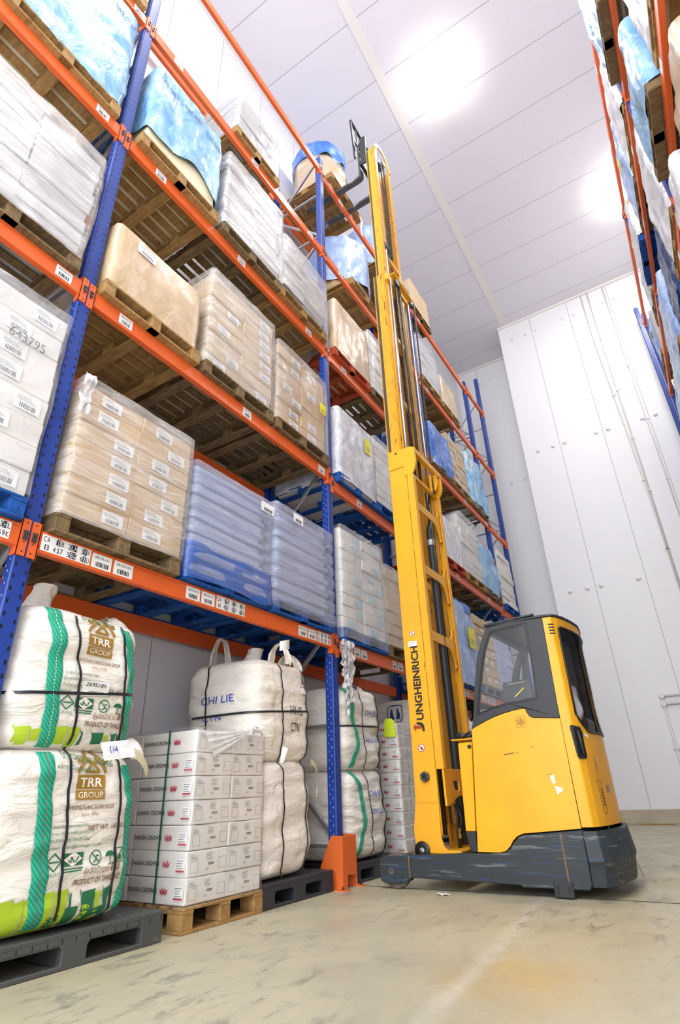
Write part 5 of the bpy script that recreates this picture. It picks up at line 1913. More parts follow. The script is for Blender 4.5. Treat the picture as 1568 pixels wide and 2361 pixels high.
# second stack of crown cartons, half behind the mast
zt = pallet('wood', 0.04, 6.74, 0.0, 'wooden pallet under the crown-printed cartons beside the truck mast', w=0.80, d=1.15)
meat_stack(0.03, 6.36, zt, 1.49, 10, 2, 'beside the mast', 7)
wrap('clear film round the crown-printed cartons beside the mast', 0.045, -1.1, 6.345, 7.14, zt - 0.02, 1.505, 'filmclear', seed=83, amp=0.008, rc=0.02)
o = thing('lime_tag', 'lime green paper tag on the crown-printed cartons beside the mast', 'label', (0.0, 6.30, 1.40))
MB().prism([(-0.14, 1.34), (0.02, 1.33), (0.01, 1.50), (-0.03, 1.54), (-0.11, 1.54), (-0.13, 1.50)], 'y', 6.325, 6.327).build('tag_sheet', 'limepaper', o)
# bag with the twin peak sign and further bags
pallet('plasticblk', 0.03, 7.72, 0.0, 'black pallet under the bag with twin peak sign behind the mast', w=1.02, d=1.1)
mbag = Bag('white bag with a navy twin peak sign behind the crown-printed cartons', -0.42, 7.68, 0.46, 0.47, 0.17, 1.90, 31, top=9)
mb = MB()
cx_, cz_, k_ = -0.43, 1.70, 0.11
rr = [(cx_ + k_ * x, cz_ + k_ * z) for x, z in ((-0.75, -1), (0.75, -1), (1, -0.7), (1, 0.75), (0.75, 1), (-0.75, 1), (-1, 0.75), (-1, -0.7), (-0.75, -1))]
mbag.line(mb, rr, 0.014, 0, side=True)
for s_ in (-1, 1):
    mbag.poly(mb, [(cx_ + s_ * 0.085, cz_ - 0.07), (cx_ + s_ * 0.015, cz_ - 0.07), (cx_ + s_ * 0.03, cz_ + 0.05), (cx_ + s_ * 0.05, cz_ + 0.075), (cx_ + s_ * 0.075, cz_ + 0.0)], 0, side=True)
mb.build('twin_peak_sign', 'inknavy', mbag.t)
mbag.spout(7.6, -0.2, 0.16)
bandline('black upright band on the bag with the twin peak sign', lambda v: (mbag.side(-0.15 - 0.02 * v, 1.86 - 0.9 * v, 0.013), Vector((1, 0, 0))))
for k, (yy, lab) in enumerate(((9.15, 'white bag behind the truck cab, first of the far bay'), (10.25, 'white bag behind the truck cab, second of the far bay'), (11.4, 'white bag behind the truck cab before the far post'))):
    pallet('plasticblk', 0.03, yy, 0.0, 'black floor pallet under the %s' % lab, w=1.02, d=1.1)
    b_ = Bag(lab, -0.42, yy, 0.46, 0.47, 0.165, 1.75, 40 + k, top=9)
    b_.spout(yy, -0.4, 0.15)
# torn film hanging at the middle post
mb = MB()
for s_ in range(5):
    y0 = 5.14 + 0.03 * s_

    def G(u, v, s_=s_, y0=y0):
        n1 = noise.noise(Vector((u * 3, v * 9, s_ * 5.0)))
        n2 = noise.noise(Vector((u * 4 + 9, v * 8, s_ * 3.0)))
        wv = 0.10 * (0.5 + 0.7 * math.sin(math.pi * min(v * 1.2 + 0.15, 1)))
        return Vector((0.08 + 0.05 * n1, y0 + (u - 0.5) * wv + 0.05 * n2 - 0.04 * v * v, 2.25 - (0.52 + 0.13 * (s_ % 3)) * v))
    mb.grid(G, 5, 26)
tag(mb.build('film_rag', 'filmwhite', smooth=True), 'torn rag of clear film hanging beside the middle blue post', 'plastic film')

# ------------------------------------------------------------------ reach truck
YN, YF = 5.14, 6.30            # near and far side
YM = (YN + YF) / 2
tr = thing('reach_truck', 'yellow reach truck with raised mast and charcoal wheel arms parked across the aisle', 'forklift', (1.4, YM, 0))


def mirror_y(y):
    return 2 * YM - y


for s in (0, 1):
    f = (lambda y: y) if s == 0 else mirror_y
    # wheel arm with its welded end block
    arm = MB()
    arm.prism([(0.655, 0.09), (1.2, 0.083), (1.62, 0.075), (1.62, 0.06), (2.125, 0.062), (2.15, 0.10), (2.155, 0.452), (1.845, 0.428), (1.70, 0.418), (1.645, 0.398),
               (1.605, 0.365), (1.575, 0.325), (1.535, 0.298), (1.48, 0.287), (1.29, 0.283), (0.66, 0.257)], 'y', f(YN), f(YN + 0.125))
    a_ = arm.build('support_arm', 'scuffed', tr, bevel=0.006)
    MB().prism([(0.362, 0.065), (0.358, 0.205), (0.405, 0.245), (0.653, 0.255), (0.653, 0.088), (0.62, 0.055), (0.45, 0.035), (0.40, 0.04)], 'y', f(YN), f(YN + 0.03)).build('end_block', 'scuffed', a_, bevel=0.006)
    MB().prism([(0.362, 0.065), (0.358, 0.205), (0.405, 0.245), (0.653, 0.255), (0.653, 0.088), (0.62, 0.055), (0.45, 0.035), (0.40, 0.04)], 'y', f(YN + 0.105), f(YN + 0.125)).build('end_block', 'scuffed', a_, bevel=0.004)
    for xs in (0.655, 1.985):
        MB().box(xs - 0.006, xs + 0.006, f(YN - 0.002), f(YN + 0.004), 0.09, 0.255 if xs < 1 else 0.435).build('weld_seam', 'rust', a_)
    wl = MB().lathe((0.505, f(YN + 0.033), 0.1345), 'y', [(0.05, 0), (0.128, 0.001 if s == 0 else -0.001), (0.1345, 0.008 if s == 0 else -0.008), (0.1345, 0.062 if s == 0 else -0.062), (0.128, 0.069 if s == 0 else -0.069), (0.05, 0.07 if s == 0 else -0.07)], 36).build('load_wheel', 'tyre', tr, autos=True)
    MB().lathe((0.475, f(YN - 0.004), 0.135), 'y', [(0.028, 0), (0.028, 0.008 if s == 0 else -0.008)], 20).build('wheel_hub', 'steel', wl)
    for (dx, dz) in ((0.008, 0.008), (-0.008, -0.006)):
        MB().lathe((0.475 + dx, f(YN - 0.0045), 0.135 + dz), 'y', [(0.004, 0), (0.004, 0.004 if s == 0 else -0.004)], 8).build('hub_hole', 'blackpl', wl)
    MB().box(1.865, 2.01, f(YN - 0.012), f(YN + 0.10), 0.008, 0.112).build('jack_shoe', 'charcoal', a_, bevel=0.006)
    for xx in (1.895, 1.98):
        MB().prism([(xx - 0.011, 0.03), (xx + 0.011, 0.03), (xx + 0.013, 0.09), (xx - 0.009, 0.09)], 'y', f(YN - 0.015), f(YN - 0.011)).build('shoe_slot', 'blackpl', a_)
# cross plate, battery box and underside
MB().box(1.22, 2.14, YN + 0.12, YF - 0.12, 0.09, 0.40).build('battery_bay', 'charcoal', tr, bevel=0.01)
drv = MB().lathe((2.02, YM, 0.13), 'y', [(0.05, -0.05), (0.125, -0.05), (0.13, -0.04), (0.13, 0.04), (0.125, 0.05), (0.05, 0.05)], 30).build('drive_wheel', 'tyre', tr, autos=True)

# plan of the bowed rear
PLAN = [(2.155, YN), (2.235, YN + 0.022), (2.272, YN + 0.085), (2.302, YN + 0.19), (2.328, YN + 0.34), (2.345, YN + 0.50), (2.35, YM)]
PLAN = PLAN + [(x, mirror_y(y)) for x, y in reversed(PLAN[:-1])]
CUM = [0.0]
for p, q in zip(PLAN, PLAN[1:]):
    CUM.append(CUM[-1] + math.dist(p, q))


def plan(s, off=0.0):
    """point of the rear plan at arc length s, pushed outwards"""
    s = min(max(s, 0), CUM[-1] - 1e-6)
    for i in range(len(PLAN) - 1):
        if s <= CUM[i + 1]:
            t = (s - CUM[i]) / (CUM[i + 1] - CUM[i])

            def nrm(k):
                a, b = PLAN[max(k - 1, 0)], PLAN[min(k + 1, len(PLAN) - 1)]
                d = Vector((b[1] - a[1], -(b[0] - a[0])))
                return d.normalized()
            n = nrm(i).lerp(nrm(i + 1), t)
            x = PLAN[i][0] + (PLAN[i + 1][0] - PLAN[i][0]) * t
            y = PLAN[i][1] + (PLAN[i + 1][1] - PLAN[i][1]) * t
            return Vector((x + n.x * off, y + n.y * off, 0))


def rear(s, z, off=0.0):
    p = plan(s, off)
    return Vector((p.x, p.y, z))


def solid_rear(mb, z0, z1, o0, o1, ns=48, nz=1, thick=0.04):
    """curved skirt between two heights with its own thickness"""
    S = CUM[-1]

    def F(u, v):
        z = z0 + (z1 - z0) * v
        return rear(S * u, z, o0 + (o1 - o0) * v)

    def Gn(u, v):
        z = z0 + (z1 - z0) * v
        return rear(S * u, z, o0 + (o1 - o0) * v - thick)
    mb.grid(F, ns, nz)
    mb.grid(Gn, ns, nz)
    for z, o in ((z0, o0), (z1, o1)):
        mb.grid(lambda u, v: rear(S * u, z, o - thick * v), ns, 1)
    return mb


mb = MB()
solid_rear(mb, 0.25, 0.445, 0.062, 0.035)
solid_rear(mb, 0.20, 0.25, 0.045, 0.062)
solid_rear(mb, 0.085, 0.20, 0.03, 0.045)
mb.build('rear_skirt', 'scuffed', tr, autos=True)
for ss in (0.42, 0.62):
    p = rear(ss, 0.395, 0.038)
    MB().lathe(p, 'x', [(0.016, -0.01), (0.016, 0.006)], 12).build('skirt_hole', 'blackpl', tr)
MB().grid(lambda u, v: rear(0.80 + 0.16 * u, 0.07 + 0.13 * v, 0.07 - 0.03 * v), 6, 3).build('rubber_flap', 'blackrub', tr)

# yellow rear shell with its wrap-round window opening
ZT = 2.115
WL = lambda z: 0.155 + 0.02 * (z - 1.3) if z > 1.32 else 0.155 + (1.32 - z) ** 2 * 3.2


def win_bottom(s):
    return 1.155 + max(0.0, (0.34 - s)) ** 1.8 * 2.6


mb = MB()
S = CUM[-1]
ns, nz = 150, 110
z0 = 0.47
win = lambda s, z: (0.145 + 0.028 * max(0, (z - 1.9)) < s < S - 0.145 and win_bottom(min(s, S - s)) < z < 2.03)
vs, idx = [], {}
fs = []
for j in range(nz + 1):
    for i in range(ns + 1):
        idx[i, j] = len(vs)
        vs.append(rear(S * i / ns, z0 + (ZT - z0) * j / nz, 0.0))
for j in range(nz):
    for i in range(ns):
        if not win(S * (i + 0.5) / ns, z0 + (ZT - z0) * (j + 0.5) / nz):
            fs.append((idx[i, j], idx[i + 1, j], idx[i + 1, j + 1], idx[i, j + 1]))
mb.add(vs, fs)
mb.add([rear(S * i / ns, z0 + (ZT - z0) * j / nz, -0.02) for j in range(nz + 1) for i in range(ns + 1)], fs, 1)
sh = mb.build('rear_shell', ['yellow', 'blackpl'], tr, smooth=True)
# window pane and its rubber edge
edge = []
for k in range(40):                # bottom edge from near side to far side
    s_ = 0.145 + (S - 0.29) * k / 39
    edge.append((s_, win_bottom(min(s_, S - s_))))
up = [(S - 0.147, 1.6), (S - 0.15, 2.0), (S - 0.18, 2.03)]
top = [(S - 0.18 - (S - 0.36) * k / 20, 2.032) for k in range(21)]
dn = [(0.15, 2.0), (0.147, 1.6)]
loop = edge + up + top + dn
rim = [rear(s_, z_, 0.006) for s_, z_ in loop]
MB().tube(rim + rim[:1], 0.009, 6).build('window_seal', 'blackrub', sh, smooth=True)
pane = MB()


def pf(u, v):
    s_ = 0.13 + (S - 0.26) * u
    zb = win_bottom(min(max(s_, 0.145), max(S - s_, 0.145))) - 0.012
    return rear(s_, zb + (2.045 - zb) * v, 0.005)


pane.grid(pf, 60, 12)
pane.build('rear_window', 'glassdk', sh, smooth=True)
# recessed grip, vents, stickers on the shell
grip = MB()
gp = [(0.062, 1.19), (0.068, 1.20), (0.15, 1.185), (0.165, 1.15), (0.165, 0.97), (0.15, 0.955), (0.085, 0.955), (0.075, 0.97)]
tri = geometry.tessellate_polygon([[Vector((a, b, 0)) for a, b in gp]])
pp, ff = split_tris(gp, [tuple(t) for t in tri], 0.03)
grip.add([rear(a, b, 0.006) for a, b in pp], ff)
gr = grip.build('door_grip', 'blackpl', sh)
MB().tube([rear(a, b, 0.008) for a, b in gp + gp[:1]], 0.007, 6).build('grip_rim', 'charcoal', gr, smooth=True)
MB().tube([rear(0.115, 1.16, 0.016), rear(0.12, 1.08, 0.022), rear(0.125, 0.98, 0.016)], 0.012, 8).build('grip_bar', 'charcoal', gr, smooth=True)
mb = MB()
for k in range(4):
    z_ = 2.045 - k * 0.027
    mb.add([rear(0.05, z_, 0.008), rear(0.10, z_ - 0.002, 0.008), rear(0.10, z_ + 0.010, 0.008), rear(0.05, z_ + 0.012, 0.008)], [(0, 1, 2, 3)])
mb.build('vent_slots', 'blackpl', sh)
mb = MB()
for k in range(6):
    z_ = 0.72 - k * 0.022
    mb.add([rear(0.30, z_, 0.006), rear(0.34, z_, 0.006), rear(0.34, z_ + 0.009, 0.006), rear(0.30, z_ + 0.009, 0.006)], [(0, 1, 2, 3)], 1)
vp = [(0.27, 0.79), (0.35, 0.79), (0.36, 0.56), (0.30, 0.55), (0.28, 0.57)]
for p, q in zip(vp, vp[1:] + vp[:1]):
    mb.tube([rear(*p, 0.001), rear(*q, 0.001)], 0.0016, 5, 0)
mb.build('vent_cover', ['blackpl', 'blackpl'], sh)
mb = MB()
mb.add([rear(0.20, 1.125, 0.007), rear(0.27, 1.105, 0.007), rear(0.27, 1.13, 0.007), rear(0.20, 1.15, 0.007)], [(0, 1, 2, 3)])
mb.build('small_sticker', 'paper', sh)
mb = MB()
mb.text('1007', 0.05, lambda a, b: rear(0.33 - b, 0.83 + a, 0.006), fit=0.13)
mb.build('pale_number', 'inkgrey', sh)
MB().grid(lambda u, v: rear(0.46 + 0.07 * u, 0.70 + 0.055 * v, 0.004), 3, 2).build('rating_plate', 'galv', sh)

# side panels
SIDE = [(1.295, 0.292), (1.486, 0.292), (1.535, 0.305), (1.572, 0.335), (1.602, 0.375), (1.642, 0.408), (1.70, 0.428), (1.845, 0.438), (2.148, 0.462), (2.152, 1.262),
        (1.93, 1.285), (1.905, 1.30), (1.89, 1.325), (1.878, 1.366), (1.80, 1.362), (1.692, 1.343), (1.60, 1.320), (1.518, 1.292), (1.44, 1.262), (1.38, 1.237)]
for s in (0, 1):
    f = (lambda y: y) if s == 0 else mirror_y
    pn = MB().prism(SIDE, 'y', f(YN), f(YN + 0.03)).build('side_panel', 'yellow', tr, bevel=0.004)
    if s == 0:
        # snow sign, torn sticker and scuffs on the near panel
        mb = MB()
        c0 = (1.823, 1.262)
        fl = flat((c0[0], YN - 0.0022, c0[1]), (1, 0, 0), (0, 0, 1))
        for k in range(6):
            t_ = math.pi / 3 * k + math.pi / 6 * 0
            d, e = (math.sin(t_), math.cos(t_)), (math.cos(t_), -math.sin(t_))

            def ln(p, q, w=0.0045):
                dd = Vector((q[0] - p[0], q[1] - p[1])).normalized()
                n_ = Vector((-dd.y, dd.x)) * w / 2
                mb.add([fl(p[0] + n_.x, p[1] + n_.y), fl(p[0] - n_.x, p[1] - n_.y), fl(q[0] - n_.x, q[1] - n_.y), fl(q[0] + n_.x, q[1] + n_.y)], [(0, 1, 2, 3)])
            ln((0, 0), (d[0] * 0.033, d[1] * 0.033))
            for r_ in (0.016, 0.025):
                for sg in (-1, 1):
                    b_ = (d[0] * r_, d[1] * r_)
                    ln(b_, (b_[0] + (d[0] * 0.8 + sg * e[0]) * 0.010, b_[1] + (d[1] * 0.8 + sg * e[1]) * 0.010), 0.0035)
        sq = [(-0.042, -0.034), (-0.034, -0.044), (0.034, -0.044), (0.042, -0.034), (0.042, 0.036), (0.034, 0.044), (-0.034, 0.044), (-0.042, 0.036)]
        for p, q in zip(sq, sq[1:] + sq[:1]):
            ln(p, q, 0.003)
        mb.build('snow_sign', 'inkgold', pn)
        MB().prism([(1.984, 0.835), (2.022, 0.84), (2.018, 0.80), (2.03, 0.79), (2.012, 0.78), (1.998, 0.775)], 'y', YN - 0.003, YN - 0.001).build('torn_sticker', 'paper', pn)
        MB().prism([(2.01, 0.765), (2.028, 0.755), (2.066, 0.747), (2.067, 0.725), (2.035, 0.71), (2.022, 0.695), (2.015, 0.73)], 'y', YN - 0.003, YN - 0.001).build('torn_sticker', 'paper', pn)
        for (a, b, c_, d_) in ((1.636, 1.012, 1.72, 1.022), (1.735, 1.022, 1.76, 1.022), (2.0, 0.848, 1.965, 0.846), (1.87, 1.06, 1.90, 1.062)):
            MB().bar((a, YN - 0.002, b), (c_, YN - 0.002, d_), 0.002, 0.008 if a < 1.7 else 0.003).build('scuff', 'inkbrown', pn)
    # front flank, set back
    fr = MB().prism([(1.226, 1.13), (1.355, 1.13), (1.292, 0.44), (1.205, 0.44)], 'y', f(YN + 0.015), f(YN + 0.05)).build('front_flank', 'yellow', tr, bevel=0.005)
    MB().prism([(1.205, 0.437), (1.292, 0.437), (1.29, 0.29), (1.245, 0.29), (1.225, 0.31)], 'y', f(YN + 0.012), f(YN + 0.05)).build('flank_foot', 'charcoal', fr, bevel=0.005)
    MB().lathe((1.33, f(YN + 0.012), 1.095), 'y', [(0.018, 0), (0.018, 0.006 if s == 0 else -0.006)], 18).build('flank_hole', 'blackpl', fr)
    # charcoal cab side: frame with the window opening
    outer = [(1.376, 1.232), (1.40, 1.30), (1.455, 1.58), (1.515, 1.846), (1.60, 2.03), (1.648, 2.112), (1.85, 2.128), (2.168, 2.115), (2.153, 1.265), (1.93, 1.288), (1.905, 1.303), (1.893, 1.327), (1.881, 1.369), (1.80, 1.365),
             (1.692, 1.346), (1.60, 1.323), (1.518, 1.295), (1.44, 1.265)]
    hole = [(1.463, 1.365), (1.50, 1.535), (1.54, 1.69), (1.60, 1.90), (1.655, 2.015), (1.672, 2.045), (1.70, 2.063), (2.004, 2.092), (2.000, 1.75), (1.985, 1.445), (1.86, 1.437), (1.727, 1.428), (1.60, 1.405)]
    cf = MB().prism(outer, 'y', f(YN - 0.004), f(YN + 0.045), [hole]).build('cab_side_frame', 'charcoal', tr, bevel=0.004)
    ring = [(x + (0.022 if x < 1.8 else -0.0), z) for x, z in hole]
    big = []
    cxh, czh = 1.76, 1.75
    for x, z in hole:
        big.append((x + (x - cxh) * 0.075, z + (z - czh) * 0.06))
    MB().prism(big, 'y', f(YN - 0.0065), f(YN - 0.003), [hole]).build('window_band', 'blackrub', cf)
    MB().prism([(x + (x - cxh) * 0.02, z + (z - czh) * 0.02) for x, z in hole], 'y', f(YN + 0.004), f(YN + 0.009)).build('side_window', 'glass', cf)
# front wall, floor, cab top
MB().prism([(1.30, 0.40), (1.32, 0.40), (1.40, 1.25), (1.38, 1.25)], 'y', YN + 0.03, YF - 0.03).build('front_bulkhead', 'yellow', tr)
MB().prism([(1.222, 0.44), (1.25, 0.44), (1.255, 1.12), (1.228, 1.12)], 'y', YN + 0.05, YF - 0.05).build('battery_cover', 'yellow', tr)
roof = MB()
rp = [(1.625, YN - 0.006), (2.17, YN - 0.006)] + [(x + 0.012, y) for x, y in PLAN[1:-1]] + [(2.17, YF + 0.006), (1.625, YF + 0.006)]
roof.prism(rp, 'z', 2.118, 2.145)
rf = roof.build('cab_roof', 'charcoal', tr, bevel=0.008)
MB().bar((1.63, YN + 0.0, 2.135), (2.10, YN + 0.0, 2.158), 0.03, 0.018).build('roof_rail', 'charcoal', rf, bevel=0.004)
MB().bar((1.63, YF - 0.0, 2.135), (2.10, YF - 0.0, 2.158), 0.03, 0.018).build('roof_rail', 'charcoal', rf, bevel=0.004)
MB().bar((1.60, YF - 0.10, 1.40), (1.70, YF - 0.06, 2.08), 0.07, 0.05).build('inner_pillar', 'charcoal', tr)
MB().bar((1.66, YN + 0.10, 2.085), (1.70, YF - 0.06, 2.085), 0.06, 0.05).build('inner_beam', 'charcoal', tr)
# console, display and seat inside
cs = MB().box(1.40, 1.62, YN + 0.25, YF - 0.25, 0.95, 1.22).build('control_console', 'blackpl', tr, bevel=0.02)
MB().tube([(1.56, YN + 0.33, 1.22), (1.585, YN + 0.33, 1.40)], 0.022, 10).build('steering_column', 'blackpl', cs)
mb = MB()
mb.tube([Vector((1.59 + 0.02 * math.cos(t), YN + 0.33 + 0.09 * math.cos(t), 1.42 + 0.0 * t)) + Vector((0.09 * math.sin(t), 0, 0)) for t in [2 * math.pi * k / 24 for k in range(25)]], 0.012, 8)
mb.build('steering_wheel', 'blackpl', cs, smooth=True)
dsp = MB().prism([(1.632, 1.455), (1.645, 1.62), (1.655, 1.635), (1.885, 1.65), (1.90, 1.64), (1.915, 1.49), (1.905, 1.475), (1.645, 1.445)], 'y', YN + 0.24, YN + 0.275).build('terminal_display', 'blackpl', tr, bevel=0.006)
mb = MB()
for k in range(6):
    mb.box(1.70 + k * 0.026, 1.715 + k * 0.026, YN + 0.237, YN + 0.24, 1.616 + k * 0.001, 1.622 + k * 0.001)
mb.build('display_keys', 'stitchw', dsp)
MB().tube([(1.77, YN + 0.26, 1.45), (1.75, YN + 0.28, 1.22)], 0.018, 8).build('display_arm', 'blackpl', dsp)
MB().bar((1.75, YN + 0.225, 1.50), (1.845, YN + 0.225, 1.57), 0.006, 0.010).build('stylus', 'yellowpaper', dsp)
st = MB().box(1.80, 2.18, YM - 0.24, YM + 0.24, 0.78, 0.90).build('driver_seat', 'blackpl', tr, bevel=0.04)
MB().prism([(2.19, 0.88), (2.25, 0.90), (2.29, 1.28), (2.26, 1.30), (2.23, 1.28)], 'y', YM - 0.14, YM + 0.22).build('seat_back', 'blackpl', st, bevel=0.03)
MB().box(1.85, 2.12, YM - 0.2, YM + 0.2, 0.40, 0.78).build('seat_base', 'charcoal', st)
MB().box(1.88, 1.95, YF - 0.42, YF - 0.28, 2.02, 2.09).build('cab_light', 'blackpl', rf, bevel=0.01)
# tray with gloves in front of the cab
MB().box(1.16, 1.36, YN + 0.02, YN + 0.30, 1.155, 1.165).build('front_tray', 'yellow', tr)
gl = thing('work_gloves', 'pair of dark work gloves lying on the truck tray before the cab', 'gloves', (1.28, YN + 0.12, 1.166))
for k, (gx, gy, ga) in enumerate(((1.24, YN + 0.10, 0.3), (1.31, YN + 0.15, 0.9))):
    mb = MB()
    mb.grid(lambda u, v: Vector((gx + 0.05 * math.cos(2 * math.pi * u) * math.sin(math.pi * (0.04 + 0.92 * v)) * (1.2 - 0.3 * v), gy + 0.028 * math.sin(2 * math.pi * u) * math.sin(math.pi * (0.04 + 0.92 * v)), 1.169 + 0.028 + 0.027 * -math.cos(math.pi * v) + 0.01 * k)), 16, 10, closeu=True)
    for q in range(4):
        mb.tube([(gx + 0.03, gy - 0.02 + 0.013 * q, 1.19), (gx + 0.075, gy - 0.026 + 0.017 * q, 1.19), (gx + 0.10, gy - 0.028 + 0.018 * q, 1.18)], [0.011, 0.010, 0.007], 8)
    mb.build('glove', 'blackpl', gl, smooth=True)

# ------------------------------------------------------------------ mast
YA, YB = 5.225, 6.01          # near and far faces of the outer mast
XA = 0.735
ms = thing('mast', 'x', 'x', (0.85, 5.6, 0)) if False else None


def mir(y):
    return YA + YB - y


side_outline = [(0.70, 0.27), (0.685, 0.44), (0.725, 0.68), (0.735, 1.2), (0.742, 4.44), (0.85, 4.42), (1.033, 4.425), (1.07, 4.405), (1.085, 4.35), (1.092, 4.20), (1.07, 4.11), (1.03, 4.05),
                (0.99, 4.045), (0.955, 4.06), (0.955, 1.3), (0.955, 0.66), (0.945, 0.5), (0.945, 0.38), (0.965, 0.315), (0.995, 0.29), (1.10, 0.29), (1.13, 0.262)]
for s in (0, 1):
    f = (lambda y: y) if s == 0 else mir
    col = MB().prism(side_outline, 'y', f(YA), f(YA + 0.022)).build('outer_mast_cheek', 'yellowmast', tr, bevel=0.003)
    MB().box(0.745, 0.955, f(YA + 0.022), f(YA + 0.03), 0.40, 4.40).build('mast_web', 'yellowmast2', tr)
    MB().box(0.735, 0.75, f(YA + 0.022), f(YA + 0.10), 0.30, 4.42).build('mast_front_flange', 'yellowmast', tr)
    MB().box(0.965, 1.03, f(YA - 0.012), f(YA + 0.016), 0.93, 4.05).build('mast_rail', 'yellowmast', tr, bevel=0.003)
    MB().box(1.03, 1.042, f(YA - 0.012), f(YA + 0.062), 0.93, 4.05).build('mast_rear_flange', 'yellowmast', tr, bevel=0.003)
    for zt_ in (3.75, 3.2, 2.72, 2.3, 1.9):
        MB().prism([(0.945, zt_), (0.972, zt_ - 0.015), (0.966, zt_ - 0.10), (0.945, zt_ - 0.10)], 'y', f(YA - 0.002), f(YA + 0.01)).build('weld_lug', 'yellowmast2', col)
    # raised top cheek and lower bearing plate
    MB().prism([(0.74, 4.175), (0.742, 4.44), (0.85, 4.42), (1.033, 4.425), (1.07, 4.405), (1.085, 4.35), (1.092, 4.20), (1.07, 4.11), (1.03, 4.05), (0.935, 4.05), (0.935, 4.18)], 'y', f(YA - 0.012), f(YA)).build('top_cheek', 'yellowmast', col, bevel=0.003)
    MB().lathe((0.848, f(YA - 0.0125), 4.385), 'y', [(0.014, 0), (0.014, 0.004 if s == 0 else -0.004)], 14).build('cheek_hole', 'blackpl', col)
    MB().prism([(0.745, 0.66), (0.745, 0.93), (0.958, 0.935), (0.955, 0.66)], 'y', f(YA - 0.006), f(YA)).build('bearing_plate', 'yellowmast', col, bevel=0.002)
    nt = MB()
    sg = -1 if s == 0 else 1
    nt.lathe((0.852, f(YA - 0.006), 0.872), 'y', [(0.047, 0), (0.047, sg * 0.03), (0.042, sg * 0.036), (0.030, sg * 0.036), (0.026, sg * 0.028), (0.018, sg * 0.016)], 6)
    n1 = nt.build('mast_nut', 'steeldk', col, bevel=0.002)
    MB().lathe((0.852, f(YA - 0.006), 0.872), 'y', [(0.026, sg * 0.02), (0.026, sg * 0.034), (0.012, sg * 0.034), (0.010, sg * 0.022)], 20).build('nut_bore', 'blackpl', n1)
    rl = MB().lathe((0.762, f(YA - 0.002), 0.29), 'y', [(0.02, sg * 0.002), (0.066, sg * 0.002), (0.07, sg * 0.006), (0.07, sg * 0.022), (0.064, sg * 0.026), (0.03, sg * 0.026), (0.028, sg * 0.018), (0.012, sg * 0.018)], 28).build('guide_roller', 'blackrub', col, autos=True)
    MB().lathe((0.762, f(YA - 0.004), 0.29), 'y', [(0.022, sg * 0.016), (0.022, sg * 0.024), (0.010, sg * 0.026)], 16).build('roller_hub', 'steel', rl)

# lettering and signs on the near cheek; letters read upwards
ms_col = [o for o in tr.children if o.name.startswith('outer_mast_cheek')][0]
YS = YA - 0.0015
mb = MB()
lf = lambda a, b: Vector((0.878 - b, YS, 1.262 + a))
mb.text('UNGHEINRICH', 0.105, lambda a, b: Vector((0.885 - b, YS, 1.362 + a)), fit=0.71, bold=0.034, shear=0.0)
mb.prism([(0.885, 1.262), (0.862, 1.262), (0.862, 1.290), (0.845, 1.318), (0.805, 1.330), (0.805, 1.348), (0.85, 1.345), (0.875, 1.33), (0.885, 1.305)], 'y', YS - 0.0006, YS)
mb.build('maker_lettering', 'ink', ms_col)
MB().prism([(0.765, 1.302), (0.795, 1.338), (0.795, 1.318), (0.855, 1.312), (0.855, 1.285), (0.795, 1.289), (0.795, 1.262)], 'y', YS - 0.0006, YS).build('red_arrow', 'inkred' if False else 'woodred', ms_col)


def no_sign(x, z, r, kind):
    mb = MB()
    mb.lathe((x, YS, z), 'y', [(r, 0), (r, -0.001)], 28, 0)
    n = 28
    for k in range(n):
        a0, a1 = 2 * math.pi * k / n, 2 * math.pi * (k + 1) / n
        q = [(x + rr_ * math.cos(a), YS - 0.0016, z + rr_ * math.sin(a)) for rr_, a in ((r, a0), (r, a1), (r * 0.82, a1), (r * 0.82, a0))]
        mb.add(q, [(0, 1, 2, 3)], 1)
    if kind == 0:       # walking figure
        mb.lathe((x, YS - 0.0012, z + r * 0.45), 'y', [(r * 0.13, 0), (r * 0.13, -0.0004)], 12, 2)
        for a, b in (((0, 0.3), (0, -0.1)), ((0, 0.2), (0.25, 0.0)), ((0, 0.2), (-0.25, 0.05)), ((0, -0.1), (0.22, -0.55)), ((0, -0.1), (-0.2, -0.55))):
            mb.bar((x + a[0] * r, YS - 0.0014, z + a[1] * r), (x + b[0] * r, YS - 0.0014, z + b[1] * r), 0.0006, r * 0.16, 2)
    else:               # lift truck with a rider
        mb.prism([(x - r * 0.45, z - r * 0.5), (x - r * 0.35, z - r * 0.5), (x - r * 0.35, z + r * 0.55), (x - r * 0.45, z + r * 0.55)], 'y', YS - 0.0016, YS - 0.001, mi=2)
        mb.prism([(x - r * 0.2, z - r * 0.45), (x + r * 0.5, z - r * 0.45), (x + r * 0.5, z + r * 0.05), (x + r * 0.2, z + r * 0.1), (x + r * 0.1, z + r * 0.5), (x - r * 0.05, z + r * 0.5)], 'y', YS - 0.0016, YS - 0.001, mi=2)
    mb.bar((x - r * 0.6, YS - 0.002, z + r * 0.6), (x + r * 0.6, YS - 0.002, z - r * 0.6), 0.0006, r * 0.17, 1)
    mb.build('prohibition_sign', ['paper', 'inkred', 'ink'], ms_col)


no_sign(0.845, 2.205, 0.029, 0)
no_sign(0.833, 1.118, 0.034, 1)
mb = MB()
mb.prism([(0.79, 2.078), (0.885, 2.075), (0.887, 2.125), (0.792, 2.128)], 'y', YS - 0.0005, YS)
for k in range(3):
    mb.box(0.80, 0.875 - 0.02 * k, YS - 0.0012, YS - 0.0006, 2.112 - 0.012 * k, 2.115 - 0.012 * k, 1)
mb.build('rating_sticker', ['paper', 'inkgrey'], ms_col)
